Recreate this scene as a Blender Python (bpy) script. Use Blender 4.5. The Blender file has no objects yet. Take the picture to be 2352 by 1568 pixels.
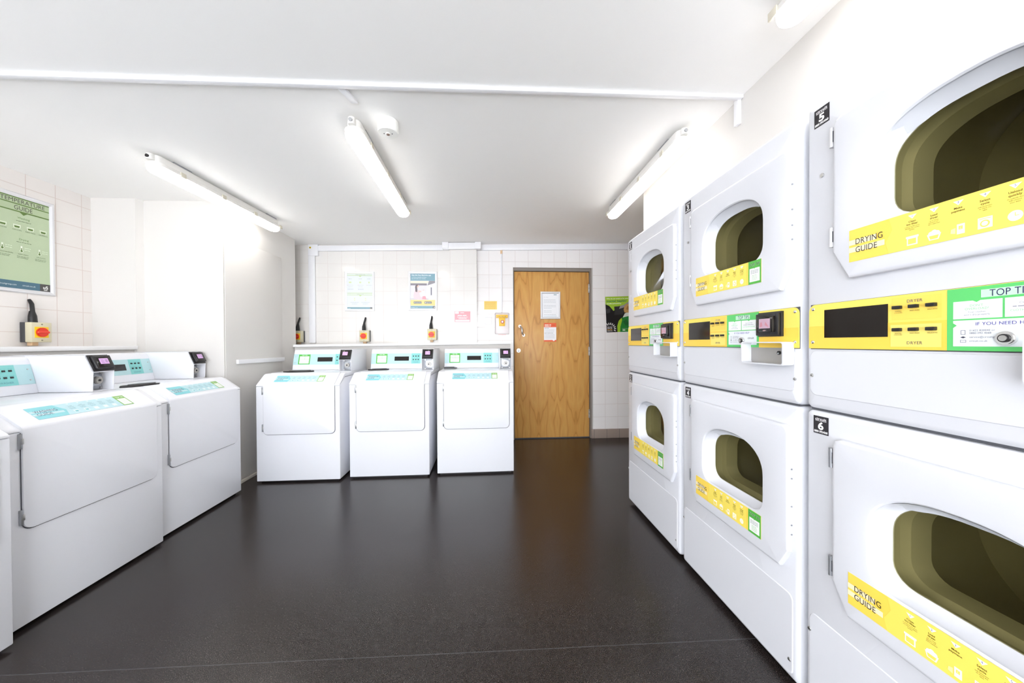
import bpy, bmesh, math, random
from mathutils import Matrix, Vector
random.seed(7)
S = bpy.context.scene
COL = S.collection
R = math.radians
HC = 1.12

# ------------------------------------------------------------------ camera
def setup_camera():
    yaw, pitch, roll = R(3.86), R(-0.5), R(0.29)
    f = Vector((math.sin(yaw)*math.cos(pitch), math.cos(yaw)*math.cos(pitch), math.sin(pitch)))
    rt = Vector((math.cos(yaw), -math.sin(yaw), 0)); up = rt.cross(f)
    rt2 = rt*math.cos(roll)-up*math.sin(roll); up2 = rt*math.sin(roll)+up*math.cos(roll)
    m = Matrix((rt2, up2, -f)).transposed().to_4x4(); m.translation = (0, 0, HC)
    cd = bpy.data.cameras.new('camera'); co = bpy.data.objects.new('camera', cd); COL.objects.link(co)
    co.matrix_world = m
    cd.sensor_width = 36; cd.lens = 36*800/2352; cd.shift_y = 10/2352
    cd.clip_start = 0.02; cd.clip_end = 50
    S.camera = co
setup_camera()

# ------------------------------------------------------------------ world, exposure
w = bpy.data.worlds.new('world'); S.world = w; w.use_nodes = True
w.node_tree.nodes['Background'].inputs[0].default_value = (0.90, 0.94, 1, 1)
w.node_tree.nodes['Background'].inputs[1].default_value = 4.3
S.view_settings.view_transform = 'Standard'; S.view_settings.look = 'None'
S.view_settings.exposure = 1.36; S.view_settings.gamma = 1.0; S.view_settings.use_curve_mapping = False
S.cycles.max_bounces = 14; S.cycles.diffuse_bounces = 8; S.cycles.transparent_max_bounces = 12
S.cycles.sample_clamp_indirect = 6
LAMP_POWER = 5.0

# ------------------------------------------------------------------ materials
def lin(c):
    return c/12.92 if c <= 0.04045 else ((c+0.055)/1.055)**2.4
def hexc(h):
    h = h.lstrip('#'); return tuple(lin(int(h[i:i+2], 16)/255) for i in (0, 2, 4))+(1,)
def pmat(name, color, rough=0.5, metal=0.0, spec=0.5, **kw):
    m = bpy.data.materials.new(name); m.use_nodes = True
    b = m.node_tree.nodes['Principled BSDF']
    b.inputs['Base Color'].default_value = hexc(color) if isinstance(color, str) else tuple(color)+(1,)
    b.inputs['Roughness'].default_value = rough; b.inputs['Metallic'].default_value = metal
    b.inputs['Specular IOR Level'].default_value = spec
    for k, v in kw.items():
        b.inputs[k.replace('_', ' ')].default_value = v
    return m
def noise_bump(m, scale, strength, dist=0.001, rough_var=None):
    nt = m.node_tree; b = nt.nodes['Principled BSDF']
    tc = nt.nodes.new('ShaderNodeTexCoord'); n = nt.nodes.new('ShaderNodeTexNoise'); bp = nt.nodes.new('ShaderNodeBump')
    n.inputs['Scale'].default_value = scale; n.inputs['Detail'].default_value = 3
    bp.inputs['Strength'].default_value = strength; bp.inputs['Distance'].default_value = dist
    nt.links.new(tc.outputs['Object'], n.inputs['Vector']); nt.links.new(n.outputs['Fac'], bp.inputs['Height'])
    nt.links.new(bp.outputs['Normal'], b.inputs['Normal'])
    return m
_flat = {}
def fc(h, rough=0.4):
    k = (h, rough)
    if k not in _flat:
        _flat[k] = pmat('print_'+h.strip('#'), h, rough)
    return _flat[k]
ENAMEL = noise_bump(pmat('white_enamel', '#ecedf2', 0.22, spec=0.45), 260, 0.03, 0.0004)
ENAMEL_D = noise_bump(pmat('dryer_enamel', '#dfe0e5', 0.25, spec=0.45), 260, 0.03, 0.0004)
PAINT = noise_bump(pmat('white_wall_paint', '#d9d6d2', 0.6), 120, 0.08, 0.0006)
PAINT_TRIM = pmat('white_gloss_trim', '#f3f3f4', 0.35)
PVC = pmat('white_plastic_trunking', '#ebebee', 0.35)
PVC_CREAM = pmat('cream_plastic', '#e2bf98', 0.5)
BLACK = pmat('black_plastic', '#1c1a1c', 0.35)
RUBBER = pmat('black_rubber', '#141416', 0.45)
SEAM = pmat('dark_seam', '#55565c', 0.8)
STEEL = pmat('brushed_steel', '#c9c8c6', 0.38, metal=0.9)
ZINC = pmat('zinc_plate', '#a9abaf', 0.35, metal=0.7)
HANDLE = pmat('satin_chrome', '#cfcfcf', 0.28, metal=0.8)
PLATE = pmat('dull_steel_plate', '#aaa7a2', 0.45, metal=0.5)
CHROME = pmat('chrome', '#e2e2e2', 0.15, metal=1.0)
ALU = pmat('satin_aluminium', '#dcdcdf', 0.35, metal=0.35)
WFRAME = pmat('white_snap_frame', '#efeff1', 0.3)
GRIP = pmat('grip_lining', '#dcdee3', 0.3)
DRUM = noise_bump(pmat('drum_steel', '#c6c2aa', 0.42, metal=0.2), 30, 0.05)
DISPLAY = pmat('dark_display_glass', '#17120f', 0.08)
def emis(name, color, strength):
    m = pmat(name, color, 0.3)
    b = m.node_tree.nodes['Principled BSDF']
    b.inputs['Emission Color'].default_value = hexc(color); b.inputs['Emission Strength'].default_value = strength
    return m
SCREEN = emis('lilac_screen', '#cfa6d6', 0.12)
SCREEN_D = emis('pink_screen', '#b899aa', 0.08)
DIFFUSER = emis('glowing_diffuser', '#fefbf7', LAMP_POWER)
DIFFUSER_SIDE = emis('glowing_diffuser_side', '#fefbf7', 4.0)

def ceiling_mat():
    m = pmat('ceiling_paint', '#f6f5f3', 0.7); return noise_bump(m, 60, 0.06, 0.0008)
CEIL = ceiling_mat()

def tile_mat(name, axis, base='#ebe6e2', grout='#cfc6c1', ox=0.0, oz=0.0, size=0.15, mort=0.0022, height=None):
    m = bpy.data.materials.new(name); m.use_nodes = True; nt = m.node_tree; b = nt.nodes['Principled BSDF']
    tc = nt.nodes.new('ShaderNodeTexCoord'); sp = nt.nodes.new('ShaderNodeSeparateXYZ'); cb = nt.nodes.new('ShaderNodeCombineXYZ')
    nt.links.new(tc.outputs['Object'], sp.inputs[0])
    mx = nt.nodes.new('ShaderNodeMath'); mx.operation = 'ADD'; mx.inputs[1].default_value = 30*size+ox
    mz = nt.nodes.new('ShaderNodeMath'); mz.operation = 'ADD'; mz.inputs[1].default_value = oz
    nt.links.new(sp.outputs[axis], mx.inputs[0]); nt.links.new(sp.outputs[2], mz.inputs[0])
    nt.links.new(mx.outputs[0], cb.inputs[0]); nt.links.new(mz.outputs[0], cb.inputs[1])
    br = nt.nodes.new('ShaderNodeTexBrick'); br.offset = 0; br.squash = 1
    br.inputs['Scale'].default_value = 1; br.inputs['Brick Width'].default_value = size; br.inputs['Row Height'].default_value = height or size
    br.inputs['Mortar Size'].default_value = mort; br.inputs['Mortar Smooth'].default_value = 0.2
    c1 = hexc(base); c2 = tuple(x*0.975 for x in c1[:3])+(1,)
    br.inputs['Color1'].default_value = c1; br.inputs['Color2'].default_value = c2; br.inputs['Mortar'].default_value = hexc(grout)
    nt.links.new(cb.outputs[0], br.inputs['Vector']); nt.links.new(br.outputs['Color'], b.inputs['Base Color'])
    bp = nt.nodes.new('ShaderNodeBump'); bp.inputs['Strength'].default_value = 0.35; bp.inputs['Distance'].default_value = 0.0015; bp.invert = True
    n = nt.nodes.new('ShaderNodeTexNoise'); n.inputs['Scale'].default_value = 5; n.inputs['Detail'].default_value = 1
    nt.links.new(tc.outputs['Object'], n.inputs['Vector'])
    ad = nt.nodes.new('ShaderNodeMath'); ad.operation = 'MULTIPLY_ADD'; ad.inputs[1].default_value = 0.9
    nt.links.new(n.outputs['Fac'], ad.inputs[0]); nt.links.new(br.outputs['Fac'], ad.inputs[2])
    nt.links.new(ad.outputs[0], bp.inputs['Height']); nt.links.new(bp.outputs['Normal'], b.inputs['Normal'])
    rr = nt.nodes.new('ShaderNodeMapRange'); rr.inputs['To Min'].default_value = 0.13; rr.inputs['To Max'].default_value = 0.7
    nt.links.new(br.outputs['Fac'], rr.inputs[0]); nt.links.new(rr.outputs[0], b.inputs['Roughness'])
    return m
TILE_BACK = tile_mat('tile_back', 0, base='#e9e6e2', grout='#dbd4cf', ox=-0.03, oz=-0.055)
TILE_RIGHT = tile_mat('tile_door_side', 0, base='#f2efee', grout='#dbd2cf', ox=-0.01, oz=-0.098)
TILE_LEFT = tile_mat('tile_left', 1, base='#e4dfdb', grout='#cfc2bc', ox=-0.138, oz=-0.002)
TILE_SKIRT = tile_mat('tile_skirting', 0, base='#9b8c82', grout='#6d635e', ox=-0.025, oz=0.0, mort=0.003, height=0.2)

def floor_mat():
    m = bpy.data.materials.new('speckled_safety_vinyl'); m.use_nodes = True; nt = m.node_tree; b = nt.nodes['Principled BSDF']
    tc = nt.nodes.new('ShaderNodeTexCoord')
    n1 = nt.nodes.new('ShaderNodeTexNoise'); n1.inputs['Scale'].default_value = 330; n1.inputs['Detail'].default_value = 2
    n2 = nt.nodes.new('ShaderNodeTexNoise'); n2.inputs['Scale'].default_value = 2.2; n2.inputs['Detail'].default_value = 4
    v = nt.nodes.new('ShaderNodeTexVoronoi'); v.inputs['Scale'].default_value = 260
    for n in (n1, n2, v): nt.links.new(tc.outputs['Object'], n.inputs['Vector'])
    r1 = nt.nodes.new('ShaderNodeValToRGB'); r1.color_ramp.elements[0].position = 0.40; r1.color_ramp.elements[1].position = 0.66
    r1.color_ramp.elements[0].color = hexc('#0c0807'); r1.color_ramp.elements[1].color = hexc('#3c3330')
    nt.links.new(n1.outputs['Fac'], r1.inputs[0])
    r2 = nt.nodes.new('ShaderNodeValToRGB'); r2.color_ramp.elements[0].position = 0.0; r2.color_ramp.elements[1].position = 0.16
    r2.color_ramp.elements[0].color = (1, 1, 1, 1); r2.color_ramp.elements[1].color = (0, 0, 0, 1)
    nt.links.new(v.outputs['Distance'], r2.inputs[0])
    mx = nt.nodes.new('ShaderNodeMix'); mx.data_type = 'RGBA'; mx.inputs['B'].default_value = hexc('#67605b')
    ml = nt.nodes.new('ShaderNodeMath'); ml.operation = 'MULTIPLY'; ml.inputs[1].default_value = 0.45
    nt.links.new(r2.outputs[0], ml.inputs[0]); nt.links.new(ml.outputs[0], mx.inputs['Factor']); nt.links.new(r1.outputs[0], mx.inputs['A'])
    # welded seam across the floor near the camera, y = 1.262 - 0.0155 x
    sp = nt.nodes.new('ShaderNodeSeparateXYZ'); nt.links.new(tc.outputs['Object'], sp.inputs[0])
    ma = nt.nodes.new('ShaderNodeMath'); ma.operation = 'MULTIPLY_ADD'; ma.inputs[1].default_value = 0.0175
    nt.links.new(sp.outputs[0], ma.inputs[0]); nt.links.new(sp.outputs[1], ma.inputs[2])
    sb = nt.nodes.new('ShaderNodeMath'); sb.operation = 'COMPARE'; sb.inputs[1].default_value = 1.258; sb.inputs[2].default_value = 0.0016
    nt.links.new(ma.outputs[0], sb.inputs[0])
    m2 = nt.nodes.new('ShaderNodeMix'); m2.data_type = 'RGBA'; m2.inputs['B'].default_value = hexc('#454548')
    mk = nt.nodes.new('ShaderNodeMath'); mk.operation = 'MULTIPLY'; mk.inputs[1].default_value = 0.8
    nt.links.new(sb.outputs[0], mk.inputs[0])
    nt.links.new(mk.outputs[0], m2.inputs['Factor']); nt.links.new(mx.outputs['Result'], m2.inputs['A'])
    nt.links.new(m2.outputs['Result'], b.inputs['Base Color'])
    rr = nt.nodes.new('ShaderNodeMapRange'); rr.inputs['To Min'].default_value = 0.22; rr.inputs['To Max'].default_value = 0.262
    nt.links.new(n2.outputs['Fac'], rr.inputs[0]); nt.links.new(rr.outputs[0], b.inputs['Roughness'])
    b.inputs['Specular IOR Level'].default_value = 0.5
    bp = nt.nodes.new('ShaderNodeBump'); bp.inputs['Strength'].default_value = 0.25; bp.inputs['Distance'].default_value = 0.0006
    nt.links.new(n1.outputs['Fac'], bp.inputs['Height']); nt.links.new(bp.outputs['Normal'], b.inputs['Normal'])
    return m
FLOOR = floor_mat()

def wood_mat():
    m = bpy.data.materials.new('oak_veneer'); m.use_nodes = True; nt = m.node_tree; b = nt.nodes['Principled BSDF']
    L = nt.links.new
    tc = nt.nodes.new('ShaderNodeTexCoord'); sp = nt.nodes.new('ShaderNodeSeparateXYZ'); L(tc.outputs['Object'], sp.inputs[0])
    def math_(op, a=None, bb=None, c=None):
        n = nt.nodes.new('ShaderNodeMath'); n.operation = op
        for i, v in enumerate((a, bb, c)):
            if v is None: continue
            if isinstance(v, (int, float)): n.inputs[i].default_value = v
            else: L(v, n.inputs[i])
        return n.outputs[0]
    # book-matched veneer leaves: mirror x about each leaf joint, then elongated rings
    px = math_('PINGPONG', math_('ADD', sp.outputs[0], 5.0), 0.22)
    cb = nt.nodes.new('ShaderNodeCombineXYZ'); L(math_('MULTIPLY', px, 5.5), cb.inputs[0])
    L(math_('MULTIPLY', sp.outputs[2], 1.05), cb.inputs[2])
    n = nt.nodes.new('ShaderNodeTexNoise'); n.inputs['Scale'].default_value = 1.25; n.inputs['Detail'].default_value = 2.0; n.inputs['Roughness'].default_value = 0.4
    L(cb.outputs[0], n.inputs['Vector'])
    rings = math_('PINGPONG', math_('MULTIPLY', n.outputs['Fac'], 6.5), 0.5)
    r = nt.nodes.new('ShaderNodeValToRGB'); L(math_('MULTIPLY', rings, 2.0), r.inputs[0])
    e = r.color_ramp.elements; e[0].position = 0.0; e[0].color = hexc('#bd8746'); e[1].position = 0.16; e[1].color = hexc('#d29b54')
    x = e.new(1.0); x.color = hexc('#d9a75f')
    cb2 = nt.nodes.new('ShaderNodeCombineXYZ'); L(math_('MULTIPLY', sp.outputs[0], 170.0), cb2.inputs[0]); L(math_('MULTIPLY', sp.outputs[2], 5.0), cb2.inputs[2])
    n2 = nt.nodes.new('ShaderNodeTexNoise'); n2.inputs['Scale'].default_value = 1.0; n2.inputs['Detail'].default_value = 3; L(cb2.outputs[0], n2.inputs['Vector'])
    mx = nt.nodes.new('ShaderNodeMix'); mx.data_type = 'RGBA'; mx.blend_type = 'MULTIPLY'; mx.inputs['Factor'].default_value = 0.4
    r2 = nt.nodes.new('ShaderNodeValToRGB'); r2.color_ramp.elements[0].position = 0.3; r2.color_ramp.elements[0].color = (0.66, 0.6, 0.5, 1); r2.color_ramp.elements[1].position = 0.65
    L(n2.outputs['Fac'], r2.inputs[0]); L(r.outputs[0], mx.inputs['A']); L(r2.outputs[0], mx.inputs['B'])
    L(mx.outputs['Result'], b.inputs['Base Color'])
    b.inputs['Roughness'].default_value = 0.38; b.inputs['Specular IOR Level'].default_value = 0.35
    return m
WOOD = wood_mat()

def glass_mat(name, tint, fac, gloss=0.06):
    m = bpy.data.materials.new(name); m.use_nodes = True; nt = m.node_tree; nt.nodes.clear()
    out = nt.nodes.new('ShaderNodeOutputMaterial'); tr = nt.nodes.new('ShaderNodeBsdfTransparent'); tr.inputs[0].default_value = tint+(1,)
    gl = nt.nodes.new('ShaderNodeBsdfGlossy'); gl.inputs['Roughness'].default_value = gloss
    fr = nt.nodes.new('ShaderNodeFresnel'); fr.inputs[0].default_value = fac
    mx = nt.nodes.new('ShaderNodeMixShader')
    nt.links.new(fr.outputs[0], mx.inputs[0]); nt.links.new(tr.outputs[0], mx.inputs[1]); nt.links.new(gl.outputs[0], mx.inputs[2])
    nt.links.new(mx.outputs[0], out.inputs[0]); return m
TINTED = glass_mat('bronze_tinted_glass', (0.60, 0.575, 0.43), 1.06)
CLEAR = glass_mat('clear_plastic_cover', (1.0, 1.0, 1.0), 1.15)

# ------------------------------------------------------------------ mesh builder
def rrect(x0, z0, x1, z1, r, n=6, corners=(1, 1, 1, 1)):
    """rounded rectangle; corners bl, br, tr, tl"""
    pts = []
    cs = [(x0, z0, 180, corners[0]), (x1, z0, 270, corners[1]), (x1, z1, 0, corners[2]), (x0, z1, 90, corners[3])]
    for (x, z, a, on) in cs:
        if not on or r <= 0: pts.append((x, z)); continue
        cx = x+r if a in (180, 90) else x-r
        cz = z+r if a in (180, 270) else z-r
        for k in range(n+1):
            t = R(a+90*k/n); pts.append((cx+r*math.cos(t), cz+r*math.sin(t)))
    return pts
class MB:
    def __init__(s): s.bm = bmesh.new(); s.mats = []
    def mi(s, m):
        if m not in s.mats: s.mats.append(m)
        return s.mats.index(m)
    def face(s, vs, m):
        try: f = s.bm.faces.new(vs); f.material_index = s.mi(m); return f
        except ValueError: return None
    def box(s, x0, y0, z0, x1, y1, z1, m, bev=0.0, seg=2):
        b = bmesh.new(); bmesh.ops.create_cube(b, size=1)
        for v in b.verts:
            v.co = Vector(((x0+x1)/2+v.co.x*(x1-x0), (y0+y1)/2+v.co.y*(y1-y0), (z0+z1)/2+v.co.z*(z1-z0)))
        if bev > 0: bmesh.ops.bevel(b, geom=b.edges[:], offset=bev, segments=seg, affect='EDGES', profile=0.5)
        s.add(b, m)
    def add(s, b, m):
        i = s.mi(m)
        for f in b.faces: f.material_index = i
        me = bpy.data.meshes.new('tmp'); b.to_mesh(me); b.free(); s.bm.from_mesh(me); bpy.data.meshes.remove(me)
    def prism(s, pts, a0, a1, m, axis='y', bev=0.0, seg=2, front_only=False):
        """pts in the two other axes; axis x: (y,z); y: (x,z); z: (x,y)"""
        def P(p, a): return {'x': (a, p[0], p[1]), 'y': (p[0], a, p[1]), 'z': (p[0], p[1], a)}[axis]
        b = bmesh.new(); A = [b.verts.new(P(p, a0)) for p in pts]; B = [b.verts.new(P(p, a1)) for p in pts]
        n = len(pts); b.faces.new(A); b.faces.new(B[::-1])
        for i in range(n): b.faces.new((A[i], B[i], B[(i+1) % n], A[(i+1) % n]))
        bmesh.ops.recalc_face_normals(b, faces=b.faces[:])
        if bev > 0:
            sel = [e for e in b.edges if e.calc_face_angle(0) > 0.6]
            if front_only: sel = [e for e in sel if all(abs({'x': v.co.x, 'y': v.co.y, 'z': v.co.z}[axis]-a0) < 1e-6 for v in e.verts)]
            bmesh.ops.bevel(b, geom=sel, offset=bev, segments=seg, affect='EDGES', profile=0.5)
        s.add(b, m)
    def cyl(s, c, r, h, m, axis='y', n=24, r2=None, bev=0.0, cap=True):
        b = bmesh.new(); bmesh.ops.create_cone(b, cap_ends=cap, segments=n, radius1=r, radius2=r if r2 is None else r2, depth=h)
        if bev > 0:
            bmesh.ops.bevel(b, geom=[e for e in b.edges if e.calc_face_angle(0) > 0.6], offset=bev, segments=2, affect='EDGES')
        rot = {'x': Matrix.Rotation(R(90), 4, 'Y'), 'y': Matrix.Rotation(R(90), 4, 'X'), 'z': Matrix.Identity(4)}[axis]
        bmesh.ops.transform(b, matrix=Matrix.Translation(c) @ rot, verts=b.verts[:]); s.add(b, m)
    def sphere(s, c, r, m, sc=(1, 1, 1), n=14):
        b = bmesh.new(); bmesh.ops.create_uvsphere(b, u_segments=n, v_segments=n//2+2, radius=r)
        bmesh.ops.transform(b, matrix=Matrix.Translation(c) @ Matrix.Diagonal(sc+(1,)), verts=b.verts[:]); s.add(b, m)
    def tube(s, pts, rad, m, n=10, cap=True):
        pts = [Vector(p) for p in pts]; rings = []
        rad = rad if isinstance(rad, (list, tuple)) else [rad]*len(pts)
        ref = None
        for i, p in enumerate(pts):
            t = (pts[min(i+1, len(pts)-1)]-pts[max(i-1, 0)]).normalized()
            if ref is None: ref = t.orthogonal().normalized()
            ref = (ref-t*ref.dot(t)).normalized(); o = t.cross(ref)
            rings.append([s.bm.verts.new(p+(ref*math.cos(2*math.pi*k/n)+o*math.sin(2*math.pi*k/n))*rad[i]) for k in range(n)])
        for a, b in zip(rings, rings[1:]):
            for k in range(n): s.face((a[k], a[(k+1) % n], b[(k+1) % n], b[k]), m)
        if cap: s.face(rings[0][::-1], m); s.face(rings[-1], m)
    def loops(s, loops, c, m, N=96, close_last=False, close_first=False, mats=None):
        """loops: list of (polygon in x,z, y); resampled by angle about c and bridged"""
        angs = set(round(2*math.pi*k/N, 5) for k in range(N))
        for poly, y in loops:
            if len(poly) <= 40:
                for p in poly: angs.add(round(math.atan2(p[1]-c[1], p[0]-c[0]) % (2*math.pi), 5))
        angs = sorted(angs)
        def ray(poly, a):
            d = (math.cos(a), math.sin(a)); best = None
            for i in range(len(poly)):
                x1, z1 = poly[i][0]-c[0], poly[i][1]-c[1]; x2, z2 = poly[(i+1) % len(poly)][0]-c[0], poly[(i+1) % len(poly)][1]-c[1]
                ex, ez = x2-x1, z2-z1; den = d[0]*ez-d[1]*ex
                if abs(den) < 1e-12: continue
                t = (x1*ez-z1*ex)/den; u = (x1*d[1]-z1*d[0])/den
                if t > 0 and -1e-6 <= u <= 1+1e-6 and (best is None or t > best): best = t
            return (c[0]+d[0]*best, c[1]+d[1]*best)
        rs = []
        for poly, y in loops:
            yf = y if callable(y) else (lambda p, y=y: y)
            row = []
            for a in angs:
                p = ray(poly, a); row.append(s.bm.verts.new((p[0], yf(p), p[1])))
            rs.append(row)
        n = len(angs)
        for li, (a, b) in enumerate(zip(rs, rs[1:])):
            mm = mats[li] if mats else m
            for k in range(n): s.face((a[k], a[(k+1) % n], b[(k+1) % n], b[k]), mm)
        if close_last: s.face(rs[-1], mats[-1] if mats else m)
        if close_first: s.face(rs[0][::-1], m)
    def build(s, name, parent=None, recalc=True, M=None, sharp=0.6, smooth=True):
        if recalc: bmesh.ops.recalc_face_normals(s.bm, faces=s.bm.faces[:])
        if smooth:
            for f in s.bm.faces: f.smooth = True
            for e in s.bm.edges:
                if len(e.link_faces) == 2 and e.calc_face_angle(0) > sharp: e.smooth = False
        if M is not None: bmesh.ops.transform(s.bm, matrix=M, verts=s.bm.verts[:])
        me = bpy.data.meshes.new(name); s.bm.to_mesh(me); s.bm.free()
        for m in s.mats: me.materials.append(m)
        o = bpy.data.objects.new(name, me); COL.objects.link(o)
        if parent is not None: o.parent = parent
        return o
def ngonpad(p, d, c):
    return [(c[0]+(x-c[0])*(1-d/max(1e-6, math.hypot(x-c[0], z-c[1]))), c[1]+(z-c[1])*(1-d/max(1e-6, math.hypot(x-c[0], z-c[1])))) for x, z in p]
def tag(o, label, cat, group=None):
    o['label'] = label; o['category'] = cat
    if group: o['group'] = group
    return o
def struct(o): o['kind'] = 'structure'; return o
def thing(name, label, cat, loc=(0, 0, 0), rz=0, group=None):
    o = bpy.data.objects.new(name, None); COL.objects.link(o); o.empty_display_size = 0.1
    o.location = loc; o.rotation_euler = (0, 0, rz)
    return tag(o, label, cat, group)

# ---- printed artwork -------------------------------------------------
_txt = {}
def text_mesh(t, bold):
    k = (t, bold)
    if k not in _txt:
        cu = bpy.data.curves.new('t', 'FONT'); cu.body = t; cu.size = 1; cu.resolution_u = 4; cu.offset = bold
        cu.space_character = 1.04
        o = bpy.data.objects.new('t', cu); COL.objects.link(o)
        bpy.context.view_layer.update()
        me = bpy.data.meshes.new_from_object(o.evaluated_get(bpy.context.evaluated_depsgraph_get()))
        xs = [v.co.x for v in me.vertices] or [0, 1]
        COL.objects.unlink(o); bpy.data.objects.remove(o); bpy.data.curves.remove(cu)
        _txt[k] = (me, min(xs), max(xs))
    return _txt[k]
EPS = 0.00035
def art(name, parent, M, ops, base=None, thick=0.0006, rough=0.4):
    """flat print in a plane: local x right, y up, z out of the surface; M places it"""
    mb = MB(); z = 0.0; cnt = 0
    if base:
        pts, colr = base; mb.prism(pts, 0, thick, fc(colr, rough), axis='z'); z = thick
    else: z = 0.0002
    for op in ops:
        k = op[0]
        zz = z+EPS*(op[-1] if isinstance(op[-1], int) and k in 'rpctlo' and not isinstance(op[-1], str) else 1)
        cnt += 1; zz += (cnt % 24)*9e-6
        if isinstance(op[-1], int): op = op[:-1]
        if k == 'r':
            _, a, b, c, d, col = op; vs = [mb.bm.verts.new(p+(zz,)) for p in ((a, b), (c, b), (c, d), (a, d))]; mb.face(vs, fc(col, rough))
        elif k == 'p':
            vs = [mb.bm.verts.new(tuple(p)+(zz,)) for p in op[1]]; mb.face(vs, fc(op[2], rough))
        elif k == 'c':
            _, u, v, r, col = op; vs = [mb.bm.verts.new((u+r*math.cos(t*math.pi/10), v+r*math.sin(t*math.pi/10), zz)) for t in range(20)]; mb.face(vs, fc(col, rough))
        elif k == 'o':
            _, a, b, c, d, t, col = op
            for q in ((a, b, c, b+t), (a, d-t, c, d), (a, b, a+t, d), (c-t, b, c, d)):
                vs = [mb.bm.verts.new(p+(zz,)) for p in ((q[0], q[1]), (q[2], q[1]), (q[2], q[3]), (q[0], q[3]))]; mb.face(vs, fc(col, rough))
        elif k == 'l':     # unreadable small print: word-sized dashes
            _, u, v, w_, h, col = op; x = u; rnd = random.Random(int((u+v)*1e5))
            while x < u+w_-h*0.6:
                ww = min(rnd.uniform(1.6, 4.5)*h, u+w_-x)
                vs = [mb.bm.verts.new(p+(zz,)) for p in ((x, v), (x+ww, v), (x+ww, v+h*0.62), (x, v+h*0.62))]; mb.face(vs, fc(col, rough)); x += ww+h*0.5
        elif k == 't':
            _, t, u, v, h, col, al, wid, bold = op
            me, x0, x1 = text_mesh(t, bold); sc = h/0.69; sx = sc if not wid else wid/max(1e-6, x1-x0)
            off = {'l': 0, 'c': 0.5, 'r': 1}[al]
            m2 = me.copy(); i = mb.mi(fc(col, rough))
            m2.transform(Matrix.Translation((u-(x0+(x1-x0)*off)*sx, v, zz)) @ Matrix.Diagonal((sx, sc, 1, 1)))
            m2.materials.clear(); nb = len(mb.bm.faces); mb.bm.from_mesh(m2); mb.bm.faces.ensure_lookup_table()
            for f in mb.bm.faces[nb:]: f.material_index = i
            bpy.data.meshes.remove(m2)
    # every printed face looks out of the surface
    for f in mb.bm.faces:
        f.normal_update()
        if abs(f.normal.z) > 0.9 and f.calc_center_median().z > (thick*1.01 if base else 0.0) and f.normal.z < 0: f.normal_flip()
    return mb.build(name, parent, recalc=False, M=M, smooth=False)
def T(t, u, v, h, col, al='l', wid=None, bold=0.0, lay=2): return ('t', t, u, v, h, col, al, wid, bold, lay)
def frameM(origin, right, up):
    r = Vector(right).normalized(); u = Vector(up).normalized(); n = r.cross(u)
    m = Matrix((r, u, n)).transposed().to_4x4(); m.translation = origin; return m
def frontM(x, y, z): return frameM((x, y, z), (1, 0, 0), (0, 0, 1))    # faces -y
def leftwallM(x, y, z): return frameM((x, y, z), (0, 1, 0), (0, 0, 1))  # faces +x

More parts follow.
